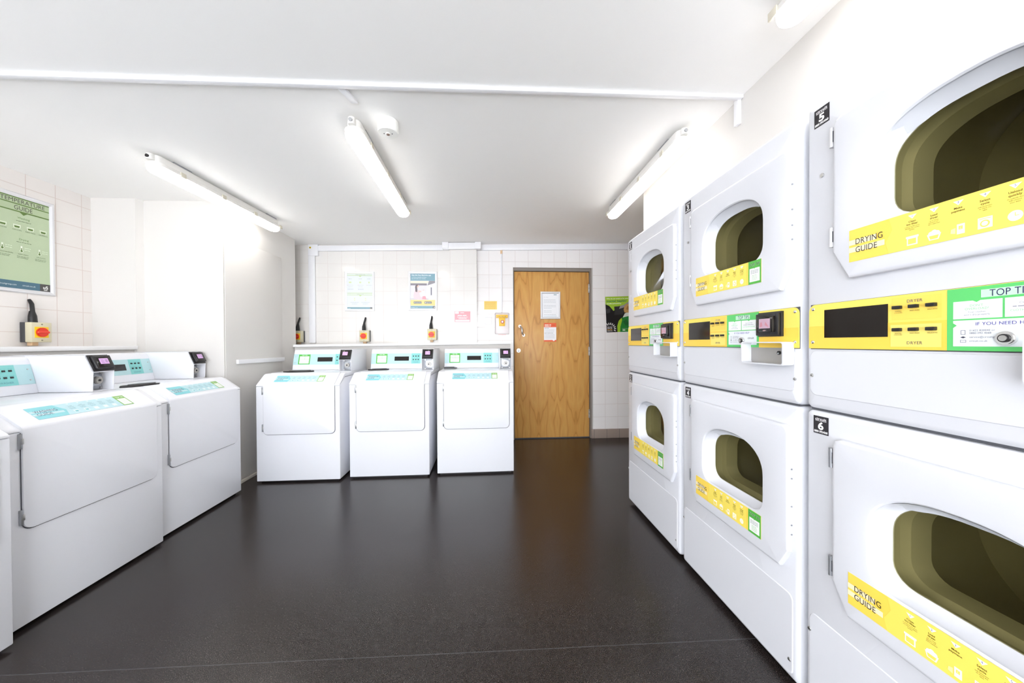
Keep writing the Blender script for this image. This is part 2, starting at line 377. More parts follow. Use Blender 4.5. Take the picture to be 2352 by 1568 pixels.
# ================================================================== ROOM SHELL
def cz(x): return 2.245+0.0195*x
XL, XR, YF, YB = -2.885, 1.19, -2.2, 3.99
def shell():
    mb = MB(); mb.box(-3.2, YF-0.1, -0.1, 2.5, 4.4, 0, FLOOR); struct(mb.build('floor'))
    mb = MB()
    mb.prism([(-3.2, cz(-3.2)), (2.5, cz(2.5)), (2.5, 2.5), (-3.2, 2.5)], YF-0.1, 4.4, CEIL, 'y'); struct(mb.build('ceiling'))
    top = 2.4
    mb = MB(); mb.box(XL-0.12, YF, 0, XL, 2.745, top, TILE_LEFT); struct(mb.build('wall_left'))
    mb = MB(); mb.prism([(-2.584, 2.745), (-2.566, 2.79), (-2.006, 2.79), (-2.006, 3.78), (-3.0, 3.78), (-3.0, 2.745)], 0, top, PAINT, 'z')
    struct(mb.build('wall_left_pier'))
    mb = MB()
    mb.box(-2.6, 3.99, 0, -0.431, 4.15, top, TILE_BACK)
    mb.box(-2.6, 3.78, 0, -2.4, 3.99, top, TILE_BACK)
    mb.box(-0.431, 3.925, 0, -0.128, 4.15, top, TILE_BACK)
    mb.box(-0.128, 3.99, 0, 0.285, 4.15, top, TILE_RIGHT)
    mb.box(0.285, 3.99, 1.985, 1.215, 4.15, top, TILE_RIGHT)
    mb.box(1.215, 3.99, 0, 2.4, 4.15, top, TILE_RIGHT)
    struct(mb.build('wall_back', smooth=False))
    mb = MB(); mb.box(2.3, 2.60, 0, 2.42, 3.99, top, TILE_LEFT); struct(mb.build('wall_right_alcove'))
    mb = MB(); mb.box(XR, YF, 1.845, 2.42, 2.60, top, PAINT)
    struct(mb.build('wall_right'))
    mb = MB(); mb.box(XR, 2.42, 0, 2.42, 2.60, 1.845, PAINT); struct(mb.build('wall_right_end'))
    mb = MB(); mb.box(1.74, YF, 0, 1.86, 2.42, 1.845, PAINT); struct(mb.build('wall_right_recess'))
    # unseen wall behind the viewer; its wide window is added for fill light
    mb = MB(); wx0, wx1, wz0, wz1 = -2.7, 0.9, 0.12, 2.1
    mb.box(-3.0, YF-0.1, 0, 2.42, YF, wz0, PAINT); mb.box(-3.0, YF-0.1, wz1, 2.42, YF, top, PAINT)
    mb.box(-3.0, YF-0.1, wz0, wx0, YF, wz1, PAINT); mb.box(wx1, YF-0.1, wz0, 2.42, YF, wz1, PAINT); struct(mb.build('wall_front'))
    mb = MB()
    for x in (wx0, wx0+1.09, wx0+2.2, wx1-0.05): mb.box(x, YF-0.08, wz0, x+0.05, YF-0.02, wz1, PAINT_TRIM, 0.003)
    mb.box(wx0, YF-0.08, wz0, wx1, YF-0.02, wz0+0.05, PAINT_TRIM, 0.003); mb.box(wx0, YF-0.08, wz1-0.05, wx1, YF-0.02, wz1, PAINT_TRIM, 0.003); struct(mb.build('added_fill_window'))
    # tiled skirting
    mb = MB(); mb.box(1.215, 3.978, 0, 2.3, 3.99, 0.108, TILE_SKIRT, 0.003); struct(mb.build('baseboard_back'))
    mb = MB(); mb.box(1.196, 3.978, 0, 1.215, 4.05, 0.108, TILE_SKIRT, 0.003); struct(mb.build('baseboard_reveal'))
    mb = MB(); mb.box(-2.006, 2.80, 0, -1.985, 3.78, 0.022, pmat('worn_skirting', '#d8d2c8', 0.6), 0.002); struct(mb.build('baseboard_left'))
shell()

# low boxing walls with window-board ledges behind the washers
def ledges():
    mb = MB()
    mb.prism([(-2.0, 1.085), (0.235, 1.105), (0.235, 0), (-2.0, 0)], 3.745, 3.985, PAINT, 'y'); struct(mb.build('wall_boxing_back'))
    mb = MB()
    mb.prism([(-2.004, 1.087), (0.24, 1.107), (0.24, 1.13), (-2.004, 1.113)], 3.72, 3.925, PAINT_TRIM, 'y', 0.002)
    struct(mb.build('trim_1'))
    mb = MB(); mb.box(XL, -1.5, 0, -2.6, 2.745, 1.085, PAINT); struct(mb.build('wall_boxing_left'))
    mb = MB(); mb.box(XL, -1.5, 1.085, -2.575, 2.745, 1.112, PAINT_TRIM, 0.002); struct(mb.build('trim_2'))
ledges()

# ================================================================== DOOR
def door():
    root = bpy.data.objects.new('door_1', None); COL.objects.link(root); root.location = (0.30, 4.03, 0.012); struct(root)
    W_, H_ = 0.88, 1.932
    mb = MB(); mb.box(0, 0, 0, W_, 0.044, H_, WOOD, 0.0015); mb.build('door_leaf', root)
    fm = pmat('grey_brown_door_frame', '#857c74', 0.5); fm2 = pmat('grey_stop', '#5d5954', 0.6); tl = pmat('grey_white_frame', '#b7b3af', 0.45)
    mb = MB(); mb.prism([(-0.017, -0.012), (-0.004, -0.012), (-0.004, H_+0.004), (W_+0.004, H_+0.004), (W_+0.004, -0.012), (W_+0.022, -0.012), (W_+0.022, H_+0.041), (-0.017, H_+0.041)], -0.03, 0.08, fm, 'y', 0.002)
    mb.box(-0.004, 0.046, -0.012, 0.012, 0.08, H_, fm2); mb.box(W_-0.012, 0.046, -0.012, W_+0.004, 0.08, H_, fm2); mb.box(0, 0.046, H_-0.012, W_, 0.08, H_+0.004, fm2)
    mb.build('door_frame', root)
    mb = MB(); mb.box(W_+0.022, -0.038, -0.012, W_+0.034, 0.08, H_+0.041, tl, 0.001); mb.build('frame_reveal', root)
    mb = MB(); mb.box(-0.01, 0.0, -0.011, W_+0.01, 0.06, -0.003, SEAM); mb.build('threshold', root)
    # pull handle, slanting in the photograph
    mb = MB(); a = Vector((0.064, 0, 1.300)); b = Vector((0.108, 0, 1.196))
    pts = []
    for k in range(13):
        t = k/12; p = a.lerp(b, t); d = math.sin(math.pi*t)**0.6*0.042; side = Vector((0.012, 0, 0.005))*math.sin(2*math.pi*t)*0.6
        pts.append(p+Vector((0, -d-0.003, 0))+side)
    mb.tube(pts, [0.0085+0.0025*math.sin(math.pi*k/12) for k in range(13)], HANDLE, 12)
    for p in (a, b): mb.cyl((p.x, -0.004, p.z), 0.0165, 0.008, HANDLE, 'y', 20, bev=0.002)
    mb.build('pull_handle', root)
    mb = MB(); mb.cyl((0.048, -0.003, 1.018), 0.024, 0.007, ALU, 'y', 28, bev=0.002); mb.cyl((0.048, -0.009, 1.02), 0.011, 0.008, STEEL, 'y', 20)
    mb.box(0.046, -0.014, 1.014, 0.050, -0.011, 1.03, BLACK); mb.prism([(0.043, 1.005), (0.053, 1.005), (0.051, 1.018), (0.045, 1.018)], -0.014, -0.008, BLACK, 'y'); mb.build('door_lock', root)
    for z in (1.742, 1.006, 0.27):
        mb = MB()
        for k in range(5):
            mb.cyl((W_+0.002, -0.006, z-0.04+k*0.02), 0.0075, 0.0185, STEEL if k % 2 else ZINC, 'z', 12, bev=0.001)
        mb.box(W_-0.008, -0.002, z-0.05, W_+0.012, 0.002, z+0.05, STEEL); mb.build('hinge', root)
door()

# ================================================================== CABLE TRUNKING
def run(name, label, pieces, cat='cable trunking'):
    mb = MB()
    for p in pieces: mb.box(*p, PVC, 0.0015)
    return mb
def trunking():
    # long run across the ceiling
    mb = MB(); x0, x1 = -2.86, 1.188
    pts = [(x0, cz(x0)-0.015), (x1, cz(x1)-0.015), (x1, cz(x1)), (x0, cz(x0))]
    b = MB()
    def skew(mbx, y0s, y1s):
        for v in mbx.bm.verts: pass
    mb.prism(pts, 0, 0.023, PVC, 'y', 0.001)
    for v in mb.bm.verts: v.co.y += 1.524+0.0085*(v.co.x+1.93)
    mb.prism([(1.172, 2.143), (1.189, 2.143), (1.189, 2.262), (1.172, 2.262)], 1.566, 1.594, PVC, 'y', 0.001)
    tag(mb.build('cable_trunking'), 'long thin white trunking running across the whole ceiling', 'cable trunking')
    mb = MB(); mb.prism([(-0.647, 1.561), (-0.615, 1.561), (-0.590, 1.655), (-0.622, 1.655)], 2.222, 2.2325, PVC, 'z', 0.001)
    tag(mb.build('cable_trunking'), 'short white trunking stub on the ceiling beside the middle strip light', 'cable trunking')
    # heavy run at top of back wall, left of the column, with its drop
    mb = MB(); zt = lambda x: cz(x)-0.012
    mb.prism([(-1.95, zt(-1.95)-0.058), (-0.506, zt(-0.5)-0.058), (-0.506, zt(-0.5)), (-1.95, zt(-1.95))], 3.965, 3.989, PVC, 'y', 0.002)
    mb.box(-1.965, 3.960, 2.085, -1.86, 3.989, 2.208, PVC, 0.003)
    mb.box(-1.965, 3.965, 1.13, -1.898, 3.989, 2.09, PVC, 0.002)
    o = tag(mb.build('cable_trunking'), 'white trunking along the back wall top, turning down at the left corner', 'cable trunking')
    mb = MB(); mb.cyl((-1.940, 3.957, 2.172), 0.010, 0.004, fc('#e8c81e'), 'y', 20); mb.box(-1.943, 3.954, 2.167, -1.937, 3.956, 2.177, fc('#3a3010')); mb.build('warning_dot', o)
    mb = MB()
    mb.prism([(-0.50, zt(-0.5)-0.066), (-0.08, zt(-0.08)-0.066), (-0.08, zt(-0.08)+0.004), (-0.50, zt(-0.5)+0.004)], 3.893, 3.924, PVC, 'y', 0.002)
    mb.box(-0.505, 3.885, 2.166, -0.435, 3.989, 2.235, PVC, 0.003); mb.box(-0.145, 3.887, 2.168, -0.077, 3.924, 2.243, PVC, 0.003); mb.box(-0.127, 3.92, 2.168, -0.077, 3.989, 2.243, PVC, 0.003)
    tag(mb.build('cable_trunking'), 'boxed white trunking stepping out around the tiled column below the ceiling', 'cable trunking')
    mb = MB()
    mb.prism([(-0.076, zt(0)-0.064), (2.28, zt(2.28)-0.064), (2.28, zt(2.28)-0.004), (-0.076, zt(0)-0.004)], 3.960, 3.989, PVC, 'y', 0.002)
    tag(mb.build('cable_trunking'), 'white trunking along the top of the back wall above the wooden door', 'cable trunking')
    mb = MB(); mb.box(0.143, 3.976, 1.465, 0.160, 3.989, 2.155, PVC, 0.002)
    o = tag(mb.build('conduit'), 'slim white vertical conduit feeding the yellow call point by the door', 'conduit')
    mb = MB(); mb.box(0.140, 3.973, 2.135, 0.163, 3.989, 2.175, PVC_CREAM, 0.002); mb.build('end_piece', o)
    # rail on side wall and panel
    mb = MB(); mb.prism([(2.905, 0.963), (3.533, 0.953), (3.533, 0.992), (2.905, 0.997)], -1.9995, -1.98, PVC, 'x', 0.002)
    tag(mb.build('cable_trunking'), 'short horizontal white trunking low on the side wall left of the back washers', 'cable trunking')
    mb = MB(); mb.box(-2.0055, 2.80, 0.03, -2.0005, 3.53, 1.954, PAINT, 0.001)
    tag(mb.build('access_panel'), 'flush white boxed-in panel on the side wall below the left strip light', 'wall panel')
    mb = MB(); mb.box(1.62, 3.935, 2.175, 1.66, 3.9595, 2.272, PVC, 0.003); 
    tag(mb.build('junction_cover'), 'small white cover on the trunking in the corner above dryer one', 'trunking cover')
trunking()

# ================================================================== STRIP LIGHTS
def strip_light():
    root = thing('strip_light', '', 'ceiling light')
    H = pmat('light_housing', '#e4e2de', 0.45); L_ = 1.12; hw = 0.046
    def stad(w_, l0, l1, n=10):
        pts = []
        for k in range(n+1): t = math.pi+math.pi*k/n; pts.append((w_*math.cos(t), l0+w_+w_*math.sin(t)*1.0))
        for k in range(n+1): t = math.pi*k/n; pts.append((w_*math.cos(t), l1-w_+w_*math.sin(t)*1.0))
        return pts
    mb = MB(); mb.prism(stad(0.048, 0, L_), -0.072, -0.052, H, 'z', 0.003)
    mb.prism(stad(0.033, 0.012, L_-0.012), -0.056, -0.010, H, 'z', 0.003)
    mb.prism(stad(0.017, -0.010, 0.06), -0.045, -0.012, H, 'z', 0.002)
    mb.build('housing', root)
    mb = MB(); b = bmesh.new(); rings = []
    for (w_, z) in ((0.0455, -0.070), (0.0455, -0.082), (0.042, -0.094), (0.032, -0.102), (0.018, -0.105)):
        off = 0.0455-w_
        rings.append([mb.bm.verts.new((x, y, z)) for x, y in stad(w_, 0.003+off*0.9, L_-0.003-off*0.9)])
    for j, (a, c) in enumerate(zip(rings, rings[1:])):
        for k in range(len(a)): mb.face((a[k], a[(k+1) % len(a)], c[(k+1) % len(a)], c[k]), DIFFUSER if j > 2 else DIFFUSER_SIDE)
    mb.face(rings[-1], DIFFUSER); mb.face(rings[0][::-1], DIFFUSER); mb.build('diffuser', root, sharp=1.2)
    mb = MB(); mb.cyl((0, -0.010, -0.030), 0.009, 0.008, pmat('grey_knockout', '#a9a9a9', 0.5), 'y', 18); mb.build('end_plug', root)
    clipm = pmat('beige_clip', '#cfc9b8', 0.4)
    for s_ in (-1, 1):
        for k in range(4):
            y = 0.14+k*0.313
            mb = MB(); mb.box(s_*0.0495-0.003, y, -0.078, s_*0.0495+0.003, y+0.035, -0.050, clipm, 0.001); mb.build('clip', root)
    for y in (0.12, 0.95):
        mb = MB(); mb.box(-0.03, y, -0.013, 0.03, y+0.12, 0.004, ZINC); mb.build('mounting_bracket', root)
    return root
def copy_tree(o, parent=None):
    c = o.copy(); COL.objects.link(c)
    if parent is not None: c.parent = parent
    for ch in list(o.children): copy_tree(ch, c)
    return c
lamp0 = strip_light()
lamps = [(-1.90, 2.10, 2.0, 'lit strip light over the left washers, nearest the left wall'),
         (-0.660, 1.75, -0.6, 'lit strip light in the middle of the ceiling beside the round white sensor'),
         (1.045, 1.79, 0.2, 'lit strip light above dryers one to four on the right'),
         (0.985, 0.0, 0.2, 'lit strip light cut off by the top edge, above dryer five'),
         (-0.66, -1.5, 0, 'added unseen strip light in the middle of the ceiling behind the viewer'),  # this and the next are unseen, added to brighten the room
         (-1.9, -1.3, 0, 'added unseen strip light near the left wall behind the viewer')]
for i, (x, y, rz, lab) in enumerate(lamps):
    o = lamp0 if i == 0 else copy_tree(lamp0)
    tilt = math.atan(0.0195)
    o.location = (x, y, cz(x)); o.rotation_euler = (0, -tilt, R(-rz)); o['label'] = lab; o['group'] = 'strip lights on the ceiling'
for ch in list(lamp0.children):      # the left fitting has its end plug missing: a dark hole
    if ch.name.startswith('end_plug'): ch.data = ch.data.copy(); ch.data.materials[0] = BLACK

# round ceiling sensor / emergency light
def sensor():
    root = thing('emergency_light', 'round white drum-shaped fitting on the ceiling beside the middle strip light', 'ceiling fitting', (-0.498, 1.80, cz(-0.498)))
    m = pmat('white_fitting', '#f2f2ee', 0.4)
    mb = MB(); mb.cyl((0, 0, -0.03), 0.050, 0.06, m, 'z', 48, bev=0.002); mb.build('body', root)
    mb = MB(); mb.cyl((0, 0, -0.062), 0.011, 0.004, m, 'z', 24); mb.cyl((0, 0, -0.065), 0.0075, 0.004, pmat('lens', '#8a7368', 0.1), 'z', 20); mb.build('lens', root)
    mb = MB(); mb.cyl((-0.020, 0, -0.0605), 0.0025, 0.002, BLACK, 'z', 10); mb.build('screw', root)
    mb = MB(); mb.cyl((0.020, 0, -0.0605), 0.0025, 0.002, BLACK, 'z', 10); mb.build('screw', root)
sensor()
GREEN = '#57b947'
# ================================================================== WASHERS
W = 0.65
def guide_icons(ops, us, v, c, ink):
    pass
def washer():
    root = thing('washing_machine', '', 'washing machine')
    # cabinet
    mb = MB(); mb.prism([(0.002, 0.016), (0.002, 0.777), (0.114, 0.839), (0.65, 0.839), (0.65, 0.016)], 0.0, W, ENAMEL, 'x', 0.004, 2)
    mb.build('cabinet', root)
    mb = MB(); mb.box(0.02, 0.03, 0, W-0.02, 0.63, 0.02, BLACK); mb.build('plinth', root)
    # top cover with sloped front
    mb = MB(); mb.prism([(0.0, 0.779), (0.0, 0.789), (0.010, 0.797), (0.105, 0.866), (0.125, 0.872), (0.65, 0.872), (0.65, 0.841), (0.112, 0.841)], -0.001, W+0.001, ENAMEL, 'x', 0.005, 3)
    mb.build('top_cover', root)
    mb = MB(); mb.prism([(0.006, 0.772), (0.118, 0.834), (0.64, 0.834), (0.64, 0.843), (0.118, 0.843), (0.006, 0.781)], 0.004, W-0.004, SEAM, 'x'); mb.build('cover_seam', root)
    # front door: flat panel with rounded lower corners, folding back over the slope
    x0, x1, z0 = 0.058, 0.612, 0.392
    mb = MB()
    low = rrect(x0, z0, x1, 0.79, 0.034, 6, (1, 1, 0, 0))
    mb.prism(low, -0.007, 0.004, ENAMEL, 'y', 0.003, 2, front_only=True)
    prof = [(-0.007, 0.785), (-0.006, 0.792), (-0.002, 0.799), (0.006, 0.8055), (0.100, 0.8735), (0.116, 0.8775), (0.135, 0.8785), (0.135, 0.870), (0.1, 0.865), (0.004, 0.785)]
    mb.prism(prof, x0, x1, ENAMEL, 'x'); dr = mb.build('front_door', root)
    mb = MB(); mb.loops([(rrect(x0-0.0035, z0-0.0035, x1+0.0035, 0.776, 0.037, 6, (1, 1, 0, 0)), -0.0002), (rrect(x0+0.002, z0+0.002, x1-0.002, 0.776, 0.034, 6, (1, 1, 0, 0)), -0.0002)], (0.33, 0.6), SEAM, N=64)
    mb.build('door_gap', root)
    for z in (0.446, 0.744):
        mb = MB(); mb.box(x0-0.010, -0.009, z-0.030, x0-0.002, 0.001, z+0.030, ZINC, 0.0015)
        mb.box(x0-0.006, -0.011, z-0.011, x0+0.001, 0.001, z+0.011, STEEL, 0.001); mb.build('hinge', dr)
    # washing guide sticker on the slope
    th = math.atan2(0.068, 0.094)
    def slopeM(x, t):      # t measured up the slope from its foot
        y = 0.006+t*math.cos(th); z = 0.8055+t*math.sin(th)
        return frameM((x, y-0.0006*math.sin(th), z+0.0006*math.cos(th)), (1, 0, 0), (0, math.cos(th), math.sin(th)))
    ww, hh = 0.385, 0.075; ink = '#3b4a72'
    ops = [('p', [(0, 0), (0.105, 0), (0.118, hh*0.5), (0.105, hh*0.72), (0.093, hh), (0, hh)], '#86cfd6', 1),
           ('r', 0.0, 0.040, 0.083, 0.052, '#c2e0e4', 2), ('r', 0.0, 0.022, 0.105, 0.034, '#c2e0e4', 2),
           T('WASHING', 0.012, 0.039, 0.014, ink, 'l', 0.078, 0.0, 3), T('GUIDE', 0.012, 0.020, 0.014, ink, 'l', 0.052, 0.0, 3)]
    for i, (a, b) in enumerate((('Load', 'washer'), ('Add', 'detergent'), ('Make', 'payment'), ('Select', 'cycle'), ('Unload', 'quickly'))):
        u = 0.143+i*0.040
        ops += [('p', [(u-0.006, hh-0.004), (u+0.006, hh-0.004), (u, hh-0.010)], '#e4eef0', 2),
                T(a, u, 0.052, 0.005, '#5f8e99', 'c', None, 0, 3), T(b, u, 0.045, 0.005, '#5f8e99', 'c', None, 0, 3), ('l', u-0.012, 0.038, 0.024, 0.003, '#86b2bb', 2), ('l', u-0.010, 0.033, 0.02, 0.003, '#86b2bb', 2),
                ('r', u-0.009, 0.009, u+0.009, 0.025, '#e4eef0', 2), ('r', u-0.006, 0.011, u+0.006, 0.020, '#78c5cd' if i < 2 else '#e3f3f6', 3)]
    ops += [('r', 0.335, 0, ww, hh, '#86b95a', 1), ('r', 0.340, 0.005, ww-0.005, 0.052, '#e9efe6', 2), T('TOP TIP', 0.360, 0.058, 0.009, '#eef7e8', 'c', 0.036, 0, 3)]
    for k in range(4): ops.append(('l', 0.347, 0.040-k*0.008, 0.028, 0.003, '#cfd8cf', 3))
    art('washing_guide_sticker', dr, slopeM(0.128, 0.012), ops, ([(0, 0), (ww, 0), (ww, hh), (0, hh)], '#bcdde4'))
    # control housing
    mb = MB(); mb.prism([(0.508, 0.8725), (0.552, 1.040), (0.562, 1.058), (0.578, 1.065), (0.65, 1.065), (0.65, 0.8725)], 0.006, 0.546, ENAMEL, 'x', 0.004, 2)
    hs = mb.build('control_housing', root)
    a = math.atan2(1.040-0.8725, 0.552-0.508)
    def ctlM(x, t):
        return frameM((x, 0.508+t*math.cos(a)-0.001, 0.8725+t*math.sin(a)), (1, 0, 0), (0, math.cos(a), math.sin(a)))
    pw, ph = 0.535, 0.104
    ops = [('r', 0.046, 0.004, 0.152, ph-0.004, GREEN, 1), ('r', 0.056, 0.054, 0.101, 0.082, '#e8ecea', 2), ('r', 0.103, 0.054, 0.143, 0.082, '#e8ecea', 2), ('r', 0.056, 0.012, 0.143, 0.052, '#f4f8f8', 2),
           T('TOP TIPS', 0.099, 0.088, 0.008, '#f2fbee', 'c', 0.05, 0.01, 3), T('IF YOU NEED HELP', 0.099, 0.044, 0.004, '#9aa7a7', 'c', None, 0, 3), T('circuit', 0.062, 0.017, 0.007, '#5a6468', 'l', None, 0.01, 3)]
    for k in range(3): ops += [('l', 0.060, 0.072-k*0.007, 0.034, 0.003, '#c5d0cf', 3), ('l', 0.107, 0.072-k*0.007, 0.030, 0.003, '#c5d0cf', 3)]
    for k in range(2): ops += [('l', 0.060, 0.034-k*0.006, 0.05, 0.003, '#b5c0c0', 3)]
    ops += [('r', 0.385, 0, 0.470, ph, '#84cdc9', 1), T('WASHER', 0.428, 0.010, 0.009, '#5e93a2', 'c', 0.05, 0, 3)]
    for i in range(3):
        for j in range(2): ops.append(('l', 0.395+i*0.024, 0.084-j*0.036, 0.018, 0.003, '#6fb3b5', 2))
    lp = art('label_panel', hs, ctlM(0.008, 0.050), ops, ([(0, 0), (pw, 0), (pw, ph), (0, ph)], '#b7d9dd'))
    mb = MB(); mb.box(0, 0, 0, 0.138, 0.042, 0.0022, DISPLAY); mb.build('display', lp, M=ctlM(0.008+0.222, 0.050+0.030))
    for i in range(3):
        for j in range(2):
            mb = MB(); mb.box(0, 0, 0, 0.012, 0.009, 0.004, BLACK, 0.001); mb.build('button', lp, M=ctlM(0.008+0.397+i*0.024, 0.050+0.070-j*0.034))
    for u, v in ((0.018, 0.022), (0.018, 0.078), (0.518, 0.022), (0.518, 0.078)):
        mb = MB(); mb.cyl((u, v, 0.002), 0.0035, 0.002, STEEL, 'z', 10); mb.build('screw', lp, M=ctlM(0.008, 0.050))
    # card reader box, stands proud at the right end
    bx0, bx1 = 0.545, 0.650
    mb = MB(); t_ = 0.003
    prof = [(0.250, 0.8735), (0.246, 0.978), (0.286, 1.068), (0.635, 1.068), (0.635, 0.8735)]
    mb.prism(prof, bx0, bx0+t_, ENAMEL, 'x', 0.0008); mb.prism(prof, bx1-t_, bx1, ENAMEL, 'x', 0.0008)
    mb.prism([(0.246, 0.978), (0.286, 1.068), (0.635, 1.068), (0.635, 1.064), (0.289, 1.064), (0.250, 0.974)], bx0, bx1, ENAMEL, 'x')
    mb.box(bx0+t_, 0.318, 0.8735, bx1-t_, 0.322, 1.05, ENAMEL); mb.box(bx0+t_, 0.632, 0.8735, bx1-t_, 0.635, 1.066, ENAMEL)
    mb.box(bx0+t_, 0.252, 0.8735, bx1-t_, 0.32, 0.877, ENAMEL)
    cb_ = mb.build('payment_box', root)
    mb = MB(); mb.box(bx0+0.013, 0.305, 0.880, bx1-0.006, 0.318, 0.975, ZINC, 0.002); pl = mb.build('coin_plate', cb_)
    mb = MB(); mb.cyl((bx0+0.058, 0.298, 0.929), 0.029, 0.016, ZINC, 'y', 32, bev=0.003); mb.cyl((bx0+0.058, 0.284, 0.929), 0.020, 0.020, PLATE, 'y', 28, bev=0.003)
    mb.cyl((bx0+0.058, 0.273, 0.929), 0.006, 0.003, BLACK, 'y', 12)
    mb.build('lock', pl)
    for sx in (0.022, 0.092):
        for sz in (0.887, 0.967): mb = MB(); mb.cyl((bx0+sx, 0.303, sz), 0.005, 0.004, STEEL, 'y', 12); mb.build('screw', pl)
    ra = math.atan2(0.090, 0.040)
    def rdM(x, t, out=0.0): return frameM((x, 0.246+t*math.cos(ra)-out*math.sin(ra), 0.978+t*math.sin(ra)+out*math.cos(ra)), (1, 0, 0), (0, math.cos(ra), math.sin(ra)))
    mb = MB(); mb.box(0, 0, 0, 0.098, 0.094, 0.006, BLACK, 0.001); mb.box(0.006, 0.010, 0.004, 0.096, 0.086, 0.020, BLACK, 0.005, 3)
    mb.box(0.016, 0.018, 0.018, 0.086, 0.078, 0.0215, DISPLAY, 0.002)
    rd = mb.build('card_reader', cb_, M=rdM(bx0+0.003, 0.0, 0.0005))
    mb = MB(); mb.box(0.030, 0.034, 0.021, 0.073, 0.066, 0.0222, SCREEN)
    for k in range(3): mb.box(0.034, 0.040+k*0.008, 0.0222, 0.05, 0.043+k*0.008, 0.0224, fc('#9f7fb4'))
    mb.box(0.056, 0.042, 0.0222, 0.068, 0.060, 0.0224, fc('#b795c4')); mb.build('screen', rd, M=rdM(bx0+0.003, 0.0, 0.0005))
    return root
wash0 = washer()
Wg = 'front opening washers with blue guide stickers'
washers = [(-1.862, 2.918, 0.0, 'white washing machine in the back row, farthest left, beside the boxed side wall'),
           (-1.150, 2.955, 0.0, 'white washing machine in the middle of the back row of three'),
           (-0.438, 2.975, 0.6, 'white washing machine at the right end of the back row, next to the wooden door'),
           (-1.870, 2.108, 90, 'farther of the two large white washing machines along the left wall'),
           (-1.828, 1.428, 90, 'white washing machine in the left foreground under the green temperature poster'),
           (-1.758, 0.752, 90, 'white washing machine at the extreme left edge, only a sliver visible')]
def copied(proto, i): return proto if i == 0 else copy_tree(proto)
for i, (x, y, rz, lab) in enumerate(washers):
    o = copied(wash0, i); o.location = (x, y, 0); o.rotation_euler = (0, 0, R(rz)); o['label'] = lab; o['group'] = Wg

# dark detergent drawer lids lying open on the machine tops
def dispenser(kind, loc, rz, label, sc=1.0):
    mb = MB()
    if kind == 0:
        pts = [(0.0, -0.004), (0.05, -0.045), (0.13, -0.06), (0.22, -0.052), (0.26, -0.01), (0.235, 0.04), (0.14, 0.062), (0.04, 0.045)]
        mb.prism([(a*sc, b*sc) for a, b in pts], 0.0, 0.010, BLACK, 'z', 0.004, 2)
        mb.prism([(a*0.7*sc+0.05*sc, b*0.7*sc) for a, b in pts], 0.010, 0.014, pmat('grey_lining', '#4a4a4c', 0.4), 'z', 0.001)
    else:
        mb.prism([(0, -0.05), (0.11, -0.045), (0.125, 0.0), (0.11, 0.05), (0.02, 0.055)], 0.0, 0.012, pmat('grey_pouch', '#6f7073', 0.45), 'z', 0.004, 2)
        mb.prism([(0.0, -0.03), (0.03, -0.045), (0.10, -0.04), (0.1, 0.02), (0.02, 0.04)], 0.012, 0.018, BLACK, 'z', 0.002)
    o = mb.build('detergent_lid'); o.location = loc; o.rotation_euler = (0, 0, R(rz)); tag(o, label, 'detergent lid', 'dark detergent lids')
dispenser(0, (-1.79, 3.165, 0.8725), 12, 'large black flat lid lying on the left back washer beside the side wall', 0.95)
dispenser(0, (-1.115, 3.30, 0.8725), 18, 'black lid with a pale centre lying on the middle back washer', 0.72)
dispenser(1, (-0.43, 3.40, 0.8725), 5, 'small grey lid lying on the washer next to the door')
dispenser(0, (-2.11, 2.135, 0.8725), 80, 'dark lid lying on the farther left washer, half hidden by the payment box', 0.80)

